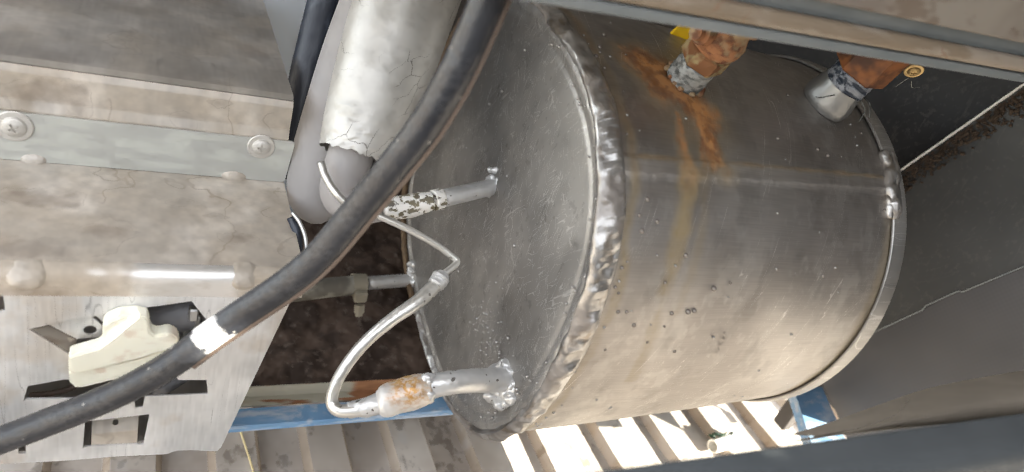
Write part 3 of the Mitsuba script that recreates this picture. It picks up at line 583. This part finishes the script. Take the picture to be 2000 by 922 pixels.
mat('brass_dust', bump(pbr((.28, .255, .20), .7, .1), lambda p, n, uv: .001 * fbm(p.x * 200, p.y * 200, p.z * 200, 3)))
tag('drain_hose', 'dusty grey hose with a clamp on the rear pipe stub of the drum', 'hose')

# the black cable, with a brown wire lashed along its under side
CP = np.array([(-0.3455, -0.1102, -0.1351), (-0.3270, -0.1139, -0.1204), (-0.3058, -0.1184, -0.1046), (-0.2821, -0.1240, -0.0858), (-0.2587, -0.1289, -0.0662), (-0.2357, -0.1328, -0.0433), (-0.2158, -0.1340, -0.0194), (-0.1987, -0.1368, 0.0013), (-0.1801, -0.1421, 0.0259), (-0.1662, -0.1465, 0.0495), (-0.1540, -0.1501, 0.0788), (-0.1426, -0.1560, 0.1101), (-0.1324, -0.1616, 0.1407), (-0.1259, -0.1639, 0.1685), (-0.1220, -0.1641, 0.1909), (-0.1191, -0.1638, 0.2129), (-0.1166, -0.1622, 0.2366)])
obj('black_cable__sheath', tube(CP, .0083, 32, 12, True, .03, 60), 'black_rubber', True, label='black rubber cable sheath with patches of dust and a painted sun spot')
VIEW = V(0.4705, 0.7408, -0.4794)
cs = spline(CP, 6); tg_ = unit_rows(np.gradient(cs, axis=0)); sd = unit_rows(np.cross(tg_, VIEW)); sd *= np.sign(-sd[:, 2:3])
k0, k1 = int(len(cs) * .34), int(len(cs) * .99)
WP = (cs + sd * .0084 + VIEW * .002)[k0:k1:4]
obj('black_cable__wire', tube(WP, .0018, 12, 10, True, .05), 'brown_wire', True, label='thin brown wire along the under side')
tag('black_cable', 'thick black dusty cable sagging across the whole view from lower left to top', 'cable')

BH = [(-0.1106, 0.1718, 0.1391), (-0.1207, 0.1566, 0.1058), (-0.1300, 0.1339, 0.0614), (-0.1371, 0.1114, 0.0197), (-0.1426, 0.0955, -0.0101), (-0.1467, 0.0827, -0.0340)]
obj('navy_hose', tube(BH, [.0165, .0165, .0162, .0155, .0140, .013], 30, 12, True, .04, 40), 'navy_rubber', True, label='dark navy rubber hose rising beside the folded metal cover', cat='hose')
KP = [(-0.0876, 0.1207, 0.1661), (-0.0973, 0.1021, 0.1279), (-0.1097, 0.0824, 0.0853), (-0.1213, 0.0561, 0.0436), (-0.1303, 0.0336, 0.0105), (-0.1321, 0.0221, -0.0090), (-0.1318, 0.0153, -0.0192), (-0.1318, 0.0109, -0.0260), (-0.1316, 0.0081, -0.0301)]
obj('metal_canister', tube(KP, [.0250, .0250, .0250, .0250, .0245, .0235, .0200, .0135, .004], 40, 12), 'canister_paint', True, label='smooth pale grey canister with a rounded foot behind the foam-wrapped pipe', cat='canister')
obj('bent_rod', tube([(-0.1612, -0.0368, 0.0071), (-0.1564, -0.0425, 0.0030), (-0.1524, -0.0496, -0.0041), (-0.1516, -0.0554, -0.0123), (-0.1539, -0.0603, -0.0221)], .0015, 14, 10), 'clean_zinc', True, label='thin bent grey rod beside the dusty tread of the metal cover', cat='rod')
obj('small_black_hose', tube([(-0.1606, -0.0323, -0.0001), (-0.1562, -0.0401, -0.0077), (-0.1546, -0.0477, -0.0179), (-0.1555, -0.0552, -0.0305)], .0030, 16, 8), 'navy_rubber', True, label='short length of black hose hugging the bent rod', cat='hose')

# ---------------------------------------------------------------- the folded galvanised cover on the left
X0 = -.46
YF, YB, ZT, ZU = -.092, .028, -.007, .062
def folded(line, xr0, name, m, thick=.0012, smooth=30, **k):
    """A folded sheet swept along x; its right edge x runs along the line as given by xr."""
    poly = sheet_from(line, thick)
    mesh = prism_x(np.array(poly.exterior.coords)[:-1], X0, xr0)
    return obj(name, mesh, m, smooth, **k)
top = fillet([(.27, ZU), (YB + .012, ZU), (YB + .0071, ZU - .0022)], [0, .004, 0], 6)
folded(top, -.1590, 'metal_cover__upper_step', 'galvanised', label='upper step of the cover, bare and grey')
riser = fillet([(YB + .0066, ZU - .0025), (YB + .0045, ZU - .0070), (YB + .0045, .0370), (YB + .0015, .0300), (YB + .0040, .0260)], [0, .004, .008, .0016, 0], 6)
folded(riser, -.1590, 'metal_cover__riser', 'dusty_sheet', label='dusty cream riser with brown dirt at its left end')
inner = [box((.262, .0012, .150), (-.334, .0100, -.083), .0003), box((.262, .098, .0012), (-.334, -.0395, -.1580), .0003), box((.0012, .098, .148), (-.2030, -.0395, -.083), .0003), box((.0012, .098, .148), (-.4650, -.0395, -.083), .0003)]
for k, m in enumerate(inner): obj('metal_cover__inner_sheet' + (f'_{k:03d}' if k else ''), m, 'galvanised', 20)
flange = sg.Polygon([(X0, .0285), (-.161, .0295), (-.1565, .0300), (-.1545, .0285), (-.1545, .026), (-.1570, -.0035), (-.159, -.006), (X0, -.006)])
obj('metal_cover__flange', extrude(flange, .0014, (0, YB + .0014, 0)), 'clean_flange', 30, label='screwed-on strip with a pale dust film')
mat('clean_flange', {'type': 'blendbsdf', 'weight': proc(lambda p, n, uv: dr.clip(.40 + .4 * smoothstep(.35, .70, fbm(p.x * 60, p.z * 200, 3.0, 5)), 0, 1)), 'a': pbr((.52, .525, .52), .42, .8), 'b': pbr((.50, .505, .455), .85, 0, .2)})
tread = fillet([(YB + .004, .014), (YB + .004, ZT), (YF + .0090, ZT)], [0, .003, 0], 7)
fold = fillet([(YF + .0089, ZT), (YF, ZT), (YF, -.0245)], [0, .0085, 0], 14)
folded(fold, -.1575, 'metal_cover__fold', 'worn_glint_zinc', label='fold worn bright along the front of the lower step')
folded(tread, -.1575, 'metal_cover__tread', 'dusty_sheet', label='lower step thick with brown dust and dried water marks')
# front face with its punched openings
def fy(*pts): return [(p[0], p[2]) for p in pts]
face = sg.Polygon([(X0, -.0242), (-.1635, -.0242)] + fy((-0.1941, -0.0920, -0.1662), (-0.1965, -0.0920, -0.1703), (-0.2022, -0.0920, -0.1695), (-0.2137, -0.0920, -0.1668), (-0.2238, -0.0920, -0.1659), (-0.2303, -0.0920, -0.1687), (-0.2607, -0.0920, -0.1664), (-0.2937, -0.0920, -0.1660), (-0.3272, -0.0920, -0.1638), (-0.3899, -0.0920, -0.1608)))
hole_a = sg.Polygon(fy((-0.3084, -0.0920, -0.0493), (-0.2874, -0.0920, -0.0417), (-0.2534, -0.0920, -0.0339), (-0.2241, -0.0920, -0.0277), (-0.2119, -0.0920, -0.0467), (-0.2136, -0.0920, -0.0625), (-0.2736, -0.0920, -0.0700), (-0.2857, -0.0920, -0.0728)))
hole_b = sg.Polygon(fy((-0.3104, -0.0920, -0.0950), (-0.2916, -0.0920, -0.0906), (-0.2449, -0.0920, -0.0942), (-0.2284, -0.0920, -0.0925), (-0.2273, -0.0920, -0.0954), (-0.2099, -0.0920, -0.0966), (-0.2078, -0.0920, -0.1099), (-0.2464, -0.0920, -0.1092), (-0.2472, -0.0920, -0.1192), (-0.2517, -0.0920, -0.1193), (-0.2527, -0.0920, -0.1101), (-0.3113, -0.0920, -0.1059), (-0.3129, -0.0920, -0.1080)))
hole_c = sg.Polygon(fy((-0.2803, -0.0920, -0.1294), (-0.2429, -0.0920, -0.1265), (-0.2454, -0.0920, -0.1559), (-0.2489, -0.0920, -0.1559), (-0.2490, -0.0920, -0.1354), (-0.2765, -0.0920, -0.1342), (-0.2776, -0.0920, -0.1536), (-0.2814, -0.0920, -0.1551)))
hole_d = sg.Polygon(fy((-0.3167, -0.0920, -0.1443), (-0.3129, -0.0920, -0.1438), (-0.3130, -0.0920, -0.1556), (-0.3171, -0.0920, -0.1554)))
hole_e = sg.Polygon(fy((-0.3248, -0.0920, -0.0240), (-0.3195, -0.0920, -0.0247), (-0.3192, -0.0920, -0.0350), (-0.3254, -0.0920, -0.0365)))
for h in (hole_a, hole_b, hole_c, hole_d, hole_e): face = face.difference(h)
tabc = sg.Polygon(fy((-0.2766, -0.0920, -0.1332), (-0.2491, -0.0920, -0.1344), (-0.2483, -0.0920, -0.1555), (-0.2776, -0.0920, -0.1536)))
face = face.difference(tabc)
obj('metal_cover__front_face', extrude(face, .0012, (0, YF + .0006, 0)), 'bare_zinc', 20, label='front face with punched slots and windows')
tab = fillet([(0, .0), (.0, .012), (.010, .0215)], [0, .0020, 0], 5)
tx0, tx1 = tabc.bounds[0], tabc.bounds[2]; tz0 = tabc.bounds[1]
tp_ = sheet_from(np.array(tab) + (YF + .001, tz0 + .0004), .0012)
tabm = prism_x(np.array(tp_.exterior.coords)[:-1], tx0 + .001, tx1 - .001)
drill = place(lathe([(0, -.01), (.0019, -.01), (.0019, .01), (0, .01)], 24), ((tx0 + tx1) / 2, YF + .0055, tz0 + .0168), (0, -.72, .70))
obj('metal_cover__tab', cut(tabm, drill), 'dusty_sheet', 30, label='bent tab in the lowest window with a small hole')
# pressed stiffening dimples at the folds
def dimple(o, axis, r, seed, s=(1, 1, .7)):
    m = trimesh.creation.icosphere(4, r); m.vertices *= s; m.vertices *= 1 + .36 * (meshkit.fbm(m.vertices * 130 + seed, 3, seed)[:, None] - .5)
    return place(m, o, axis)
for k, p in enumerate(((-0.3196, 0.0260, -0.0034), (-0.1942, 0.0260, -0.0031))):
    obj('metal_cover__dimple' + (f'_{k:03d}' if k else ''), dimple(V(*p) + V(0, .0038, -.001), (0, -1, .5), .0066, k, (1.3, .9, .6)), 'dusty_sheet', True)
for k, p in enumerate(((-0.3085, -0.0913, -0.0070), (-0.1949, -0.0891, -0.0070))):
    obj(f'metal_cover__dimple_{k + 2:03d}', dimple(V(*p) + V(0, .0030, -.0050), (0, -.6, 1), .0096, k + 5, (1.1, .95, .62)), 'dusty_sheet', True)
# screws on the flange
def pan_screw(o, axis, r, spin):
    head = lathe([(0, 0), (r * 1.18, 0), (r * 1.20, r * .06), (r * 1.12, r * .14), (r * .80, r * .16), (r * .72, r * .30), (r * .52, r * .42), (r * .2, r * .47), (0, r * .475)], 48)
    cross = []
    for a in (0, math.pi / 2):
        b = box((r * .70, r * .17, r * .3), (0, 0, r * .42), .0001); M = trimesh.transformations.rotation_matrix(a, (0, 0, 1)); b.apply_transform(M); cross.append(b)
    head = cut(head, *cross)
    return place(head, o, axis, spin=spin)
for k, p in enumerate(((-0.3297, 0.0280, 0.0193), (-0.1781, 0.0280, 0.0231))):
    obj('metal_cover__screw' + (f'_{k:03d}' if k else ''), pan_screw(V(*p) + V(0, -.0001, 0), (0, -1, 0), .0082 if k else .0090, .55 + k), 'screw_metal', 25, label=('cross-head screw at the left end of the strip', 'cross-head screw at the right end of the strip')[k])
tag('metal_cover', 'folded galvanised sheet cover in steps with dust and punched openings at the left', 'metal cover')

# behind the openings
br = sg.Polygon(fy((-0.2993, -0.0885, -0.0493), (-0.2721, -0.0885, -0.0384), (-0.2548, -0.0885, -0.0525), (-0.2696, -0.0885, -0.0593), (-0.2852, -0.0885, -0.0610)))
br = br.difference(sg.Point(*fy((-0.2783, -0.0885, -0.0541))[0]).buffer(.0036)).difference(sg.LineString(fy((-0.2757, -0.0885, -0.0440), (-0.2703, -0.0885, -0.0510))).buffer(.0011))
obj('inner_bracket__plate', extrude(br, .0012, (0, -.0873, 0)), 'bare_zinc', 20)
b1 = [V(*(-0.3079, -0.0908, -0.0507)), V(*(-0.2989, -0.0858, -0.0516)), V(*(-0.2854, -0.0858, -0.0630)), V(*(-0.2858, -0.0908, -0.0735))]
obj('inner_bracket__side', thick_plate(b1, .0010, np.cross(b1[1] - b1[0], b1[3] - b1[0])), 'beige_fascia', 20)
tag('inner_bracket', 'small grey bracket plate with an oval hole inside the upper window of the cover', 'bracket')
cyl_ = tube([(-0.2461, -0.0660, -0.0669), (-0.2333, -0.0660, -0.0612), (-0.2171, -0.0660, -0.0568)], [.0135, .0135, .0135], 30, 6)
obj('relay__body', cyl_, 'grey_plastic', 30)
obj('relay__terminal', [box((.006, .006, .010), (-0.2212, -0.0800, -0.0482), .001), box((.004, .004, .014), (-0.2182, -0.0780, -0.0587), .001), box((.004, .004, .014), (-0.2240, -0.0760, -0.0639), .001)], 'clean_zinc', 20)
tag('relay', 'dark grey cylindrical relay seen through the upper window of the cover', 'relay')
wires = [([(-0.2877, -0.0600, -0.0991), (-0.2803, -0.0620, -0.0894), (-0.2746, -0.0580, -0.1015)], .0030), ([(-0.3131, -0.0660, -0.1299), (-0.3012, -0.0700, -0.1249), (-0.2895, -0.0720, -0.1186), (-0.2754, -0.0660, -0.1127)], .0019), ([(-0.2390, -0.0700, -0.1310), (-0.2298, -0.0720, -0.1205), (-0.2179, -0.0660, -0.1152)], .0040), ([(-0.2429, -0.0660, -0.0833), (-0.2342, -0.0700, -0.0735), (-0.2205, -0.0660, -0.0797)], .0022)]
for k, (p, r) in enumerate(wires):
    obj('wire' + (f'_{k:03d}' if k else ''), tube(p, r, 12, 8), ('brown_wire', 'brown_wire', 'grey_plastic', 'grey_plastic')[k], True, cat='wire',
        label=('brown wire behind the left corner of the upper window', 'thin brown wire inside the long slot at its left end', 'grey lead crossing the right end of the long slot', 'thin grey lead below the relay')[k])
# ivory plastic clip plugged into the window
def yy(y, *pts): return pts
cl = sg.Polygon(fy((-0.2883, -0.1080, -0.0622), (-0.2727, -0.1080, -0.0555), (-0.2711, -0.1080, -0.0519), (-0.2711, -0.1080, -0.0391), (-0.2688, -0.1080, -0.0352), (-0.2627, -0.1080, -0.0314), (-0.2533, -0.1080, -0.0304), (-0.2484, -0.1080, -0.0324), (-0.2471, -0.1080, -0.0364), (-0.2460, -0.1080, -0.0438), (-0.2433, -0.1080, -0.0471), (-0.2359, -0.1080, -0.0453), (-0.2312, -0.1080, -0.0484), (-0.2287, -0.1080, -0.0561), (-0.2530, -0.1080, -0.0665), (-0.2856, -0.1080, -0.0769), (-0.2882, -0.1080, -0.0742))).buffer(.0026, quad_segs=10).buffer(-.0052, quad_segs=10).buffer(.0026, quad_segs=10)
lay = []
for inset, y0, dpt in ((.0, -.0935, .0080), (.0005, -.1015, .0010), (.0013, -.1025, .0006)):
    lay.append(extrude(cl.buffer(-inset), dpt, (0, y0, 0)))
obj('plastic_clip__body', lay, 'ivory_plastic', False)
ft = sg.Polygon(fy((-0.2884, -0.1000, -0.0787), (-0.2532, -0.1000, -0.0698), (-0.2333, -0.1000, -0.0607), (-0.2327, -0.1000, -0.0713), (-0.2581, -0.1000, -0.0832), (-0.2810, -0.1000, -0.0909), (-0.2850, -0.1000, -0.0906), (-0.2879, -0.1000, -0.0860)))
obj('plastic_clip__foot', extrude(ft, .0060, (0, -.0935, 0)), 'ivory_plastic', False)
tag('plastic_clip', 'ivory plastic T-shaped clip plugged into the window of the metal cover behind the black cable', 'clip')

# ---------------------------------------------------------------- cabinet: fascia, rails, walls, tray
fa, fb = V(*(-0.1259, -0.2000, 0.2183)), V(*(0.2346, -0.2000, 0.2413))
dirx = unit(fb - fa); n0 = V(0, -1, 0); upx = unit(np.cross(dirx, V(0, 1, 0)));  upx = upx if upx[2] > 0 else -upx
def along(section, a, b):
    """Sweeps a (out, up) section along the fascia's lower edge; out points at the camera side."""
    A, B = fa + dirx * a, fa + dirx * b
    v = np.array([[A + n0 * o + upx * u, B + n0 * o + upx * u] for o, u in section])
    return v
def sweep_sec(section, a, b, nseg=1):
    P = sg.Polygon(section)
    m = trimesh.creation.extrude_polygon(P, b - a, engine='earcut')
    M = np.eye(4); M[:3, 0] = n0; M[:3, 1] = upx; M[:3, 2] = dirx
    if np.linalg.det(M[:3, :3]) < 0: m.vertices[:, 2] *= -1; m.vertices[:, 2] += b - a; m.invert()
    M[:3, 3] = fa + dirx * a; m.apply_transform(M); return m
sc = .0055
lipsec = fillet([(-.004, .0), (.0035, 0), (.0045, .0052), (-.004, .0056)], [0, .0008, .0012, 0], 4)
obj('cabinet__fascia__lip', sweep_sec(lipsec, -.02, .62), 'grey_lip', 30, label='grey lower lip of the fascia')
th = np.linspace(-math.pi / 2, math.pi / 2, 12)
beadsec = [(-.004, .0060)] + [(.0030 + .0036 * math.cos(t), .0102 + .0042 * math.sin(t)) for t in th] + [(-.004, .0145)]
obj('cabinet__fascia__bead', sweep_sec(beadsec, -.02, .62), 'stained_lip', 30, label='stained beige bead along the fascia')
obj('cabinet__fascia__groove', sweep_sec([(-.004, .0148), (-.0005, .0148), (.0018, .0225), (-.004, .0225)], -.02, .62), 'grey_lip', 30, label='grey recess between bead and face')
obj('cabinet__fascia__face', sweep_sec(fillet([(-.004, .0228), (.0062, .0228), (.0110, .16), (-.004, .16)], [0, .0015, .001, 0], 4), -.02, .62), 'beige_fascia', 30, label='beige face with brown smears')
tag('cabinet__fascia', 'long beige and grey sheet metal fascia across the top right')
tag('cabinet', 'cabinet with a beige fascia above the drum and dark sheet walls beside it', 'cabinet')

obj('front_rail__rail', prism_x(fillet([(-.361, .02), (-.361, .0975), (-.3385, .0985), (-.3385, .02)], [0, .0115, .004, 0], 12), -.5, .62), 'slate_rail', 30)
bt = [V(*(0.0747, -0.2972, 0.0447)), V(*(0.1092, -0.2954, 0.0500)), V(*(0.1507, -0.2944, 0.0611)), V(*(0.1912, -0.2939, 0.0703)), V(*(0.2572, -0.2995, 0.0846)), V(*(0.3255, -0.3072, 0.0980))]
bb = [V(*(0.0408, -0.3160, 0.0658)), V(*(0.0689, -0.3181, 0.0692)), V(*(0.1077, -0.3207, 0.0720)), V(*(0.1406, -0.3250, 0.0769)), V(*(0.2018, -0.3324, 0.0837)), V(*(0.2655, -0.3404, 0.0922))]
bt, bb = spline(bt, 8), spline(bb, 8)
rows = [bt * (1 - t) + bb * t + V(0, -.010, .012) * math.sin(math.pi * t) for t in np.linspace(0, 1, 9)]
back = [r + V(0, .004, -.004) for r in rows[::-1]]
obj('front_rail__gasket', grid_mesh(np.array(rows + back + rows[:1])), 'beige_rubber', 40, label='beige rubber gasket curling up behind the rail')
tag('front_rail', 'slate grey rail close to the camera across the bottom right corner', 'rail')

# right side wall (x = 0.5): black sheet at the back, a grey sheet over a woven one
wall = sg.Polygon([(.45, -.196), (.45, .95), (-1.6, .95), (-1.6, -.03), (-.190, -.03), (-.180, -.196)])  # unseen forward stretch added and shaped to block the sun
slot1 = None
WX = .512
SUN_HOLES = [([(-.877, .4610), (-.868, .4635)], .0092)]  # made-up hole that aims a sun spot at the cable
for h in SUN_HOLES: wall = wall.difference(sg.LineString(h[0]).buffer(h[1]))
obj('cabinet__side_wall__black_sheet', extrude(wall, .0012, (WX + .004, 0, 0), (0, 1, 0), (0, 0, 1)), 'black_sheet', 20, label='black sheet at the back of the side wall, its unseen front part added to block the sun')
def xplane(*pts): return [(p[1], p[2]) for p in pts]
gs = sg.Polygon(xplane((0.5000, 0.0174, 0.0529), (0.5000, -0.0031, 0.0983), (0.5000, -0.0593, 0.2218), (0.5000, -0.1136, 0.3421), (0.5000, -0.2230, 0.1877), (0.5000, -0.1632, 0.0774), (0.5000, -0.1332, 0.0220), (0.5000, -0.1294, 0.0203), (0.5000, -0.1120, -0.0140), (0.5000, -0.1120, -0.0197), (0.5000, -0.0615, -0.1222)))
obj('cabinet__side_wall__grey_sheet', extrude(gs, .003, (.4995, 0, 0), (0, 1, 0), (0, 0, 1)), 'grey_sheet', 20, label='dark grey sheet with an edge painted pale as if lit')
e0, e1 = V(*(0.4985, 0.0165, 0.0533)), V(*(0.4985, -0.1143, 0.3420))
obj('cabinet__side_wall__pale_edge', tube([e0 + (e1 - e0) * k / 12 for k in range(13)], .0014, 8, 6, True, .25, 120), 'lit_edge_white', 30)
f_ = [V(*(0.4988, -0.0621, -0.1216)), V(*(0.4988, -0.1126, -0.0192)), V(*(0.4988, -0.1126, -0.0135)), V(*(0.4988, -0.1299, 0.0207)), V(*(0.4988, -0.1337, 0.0224)), V(*(0.4988, -0.1637, 0.0777)), V(*(0.4988, -0.2233, 0.1879))]
obj('cabinet__side_wall__pale_edge_001', [tube([f_[k], (f_[k] + f_[k + 1]) / 2, f_[k + 1]], .0007, 6, 4, True, .4, 200) for k in range(6)], 'grey_lip', 30)
ws = sg.Polygon(xplane((0.5060, 0.0019, -0.1448), (0.5060, -0.0710, -0.1788), (0.5060, -0.1159, -0.1974), (0.5060, -0.1373, -0.2091), (0.5060, -0.3105, 0.0607), (0.5060, -0.1975, 0.2203)))
obj('cabinet__side_wall__woven_sheet', extrude(ws, .003, (.5055, 0, 0), (0, 1, 0), (0, 0, 1)), 'woven_sheet', 20, label='dark woven-texture sheet at the bottom of the side wall')
tag('cabinet__side_wall', 'dark overlapping sheets of the side wall')
# clods of dirt caught under the pale edge
cl_ = []
g = np.random.default_rng(12)
for _ in range(700):
    t = g.uniform(.10, .62); p = e0 + (e1 - e0) * t + V(-.001, *(V(-.91, -.41)[:2] * (.003 + .026 * g.beta(1.2, 2.2))))
    m = trimesh.creation.icosphere(1, g.uniform(.0004, .0020)); m.vertices *= g.uniform(.6, 1.4, 3); m.apply_translation(p); cl_.append(m)
obj('dirt_clods', cl_, 'clod_dirt', 30, label='brown crumbs of dirt caught along the pale edge of the side wall', cat='dirt', kind='stuff')

# frame rails and tray
obj('blue_frame__rail', box((.56, .0215, .0070), (.09, -.0345, -.2035), .0015), 'blue_paint', 30, label='light blue painted rail, worn, under the metal cover and drum')
obj('blue_frame__cross_rail', thick_plate([V(*(0.4511, -0.0662, -0.1760)), V(*(0.4978, -0.0731, -0.1760)), V(*(0.4469, -0.1659, -0.1760)), V(*(0.3947, -0.1595, -0.1760))], .014, (0, 0, 1)), 'blue_paint', 30, label='deep blue cross rail below the far end of the drum')
tag('blue_frame', 'blue painted steel frame under the drum', 'frame')
obj('rust_channel', prism_x([(-.0215, -.2008), (-.0115, -.2008), (-.0115, -.1890), (-.0100, -.1890), (-.0100, -.2022), (-.0215, -.2022)], -.19, .15), 'rust_strip', 30, label='rusty narrow channel behind the blue rail', cat='channel')
gx, gy = np.meshgrid(np.linspace(-.21, .12, 150), np.linspace(-.0085, .40, 140), indexing='ij')
hz_ = -.2 + .010 * (meshkit.fbm(np.stack([gx * 30, gy * 30, 0 * gx], -1), 4, 4) - .5) + .007 * np.clip(meshkit.fbm(np.stack([gx * 75, gy * 75, 0 * gx], -1), 3, 9) - .5, 0, 1)
hz_[:, :4] = np.minimum(hz_[:, :4], -.199)
obj('dirt_tray', grid_mesh(np.stack([gx, gy, hz_], -1)), 'tray_dirt', True, label='dark brown dirt caked in the bottom tray behind the pipes', cat='tray')
obj('dark_post', box((.016, .020, .085), V(*(0.5150, -0.0527, -0.2507)) + V(0, .004, .02), .002), 'back_sheet', 30, label='short dark post at the end of the sunlit deck', cat='post')
obj('cabinet__back_wall', box((1.2, .004, .62), (.0, .405, .10), .001), 'back_sheet', 20, label='dark rear wall behind the pipes')
obj('cabinet__roof', box((1.05, .62, .004), (.0, .11, .372), .001), 'roof_sheet', 20, label='sheet roof above the drum')
bp = [(-0.1945, 0.2900, 0.0786), (-0.0985, 0.2900, 0.1005), (-0.0723, 0.2900, -0.1994), (-0.1501, 0.2900, -0.2053)]
obj('cabinet__shade_plate', box((.95, .70, .004), (.42, -.55, .52), .001), 'roof_sheet', 20, label='unseen plate added over the front of the drum to shade it')  # unseen plate added to keep the drum darker
obj('pale_panel', thick_plate([V(*p) for p in bp], .003, (0, -1, 0)), 'pale_paint', 20, label='pale blue-grey panel behind the navy hose', cat='panel')

# brass screw and chrome cap under the fascia
KS = V(*(0.2913, -0.0897, 0.2128)); kd = unit(V(-.35, -.72, -.55))
obj('brass_screw__head', pan_screw(KS, kd, .0062, .5), 'brass', 25)
obj('brass_screw__boss', place(lathe([(0, -.020), (.0068, -.020), (.0075, -.001), (.0075, .0002), (0, .0002)], 26), KS, kd), 'brass', 25)
tag('brass_screw', 'brass cross-head screw under the right end of the fascia', 'screw')
KC = V(*(0.2653, -0.0808, 0.2220))
dome = lathe([(0, .012), (.006, .0112), (.012, .008), (.0155, .003), (.0165, 0), (.0150, -.002), (0, -.002)], 48)
obj('chrome_cap', place(dome, KC, (-.2, -.55, -.8)), 'chrome', 40, label='chrome domed cap peeping out below the fascia', cat='cap')
webs = [tube([KS + V(.002, -.002, -.008), KS + V(.010, 0, -.013), KS + V(.022, .002, -.012)], .0003, 5, 6), tube([KS + V(-.004, -.002, -.006), KS + V(-.010, 0, -.016)], .0003, 5, 4)]
obj('cobweb', webs, 'thread_tape', True, kind='stuff', label='strands of dusty cobweb hanging from the brass screw', cat='cobweb')

# on the deck
st = [(-0.1598, 0.0250, -0.2860), (-0.1563, -0.0003, -0.2840), (-0.1529, -0.0182, -0.2860), (-0.1507, -0.0347, -0.2860)]
obj('straw', tube(st, .0010, 8, 8), 'dry_straw', True, label='yellow straw lying on the deck in front of the blue rail', cat='straw')
obj('white_pipe_end', place(lathe([(.0070, 0), (.0088, 0), (.0088, .04), (.0070, .04), (.0070, 0)], 28), (0.3927, -0.0584, -0.2870), unit(V(*(0.4319, -0.0514, -0.2840)) - V(*(0.3884, -0.0572, -0.2840)))), 'white_pvc', 30, label='stub of white plastic pipe lying on the sunlit deck', cat='pipe')
lf = []
for k in range(5):
    a = V(*(0.4056, -0.0478, -0.2800)) + V(.008 * k - .010, .002 * (k % 2), 0)
    lf.append(place(extrude(sg.Point(0, 0).buffer(.0045), .0006), a, (.2 * (k - 2), -.4, 1)))
obj('green_leaf', lf, 'leaf_green', 30, label='dark green leaf behind the white pipe stub on the deck', cat='leaf')

# behind the camera: unseen wall added as a dark reflection for the drum
obj('added_wall', box((9.0, .2, 1.95), (1.5, -3.0, .02), .01), 'plaster', 20, label='unseen low wall added behind the camera for a dark reflection in the drum', cat='wall')
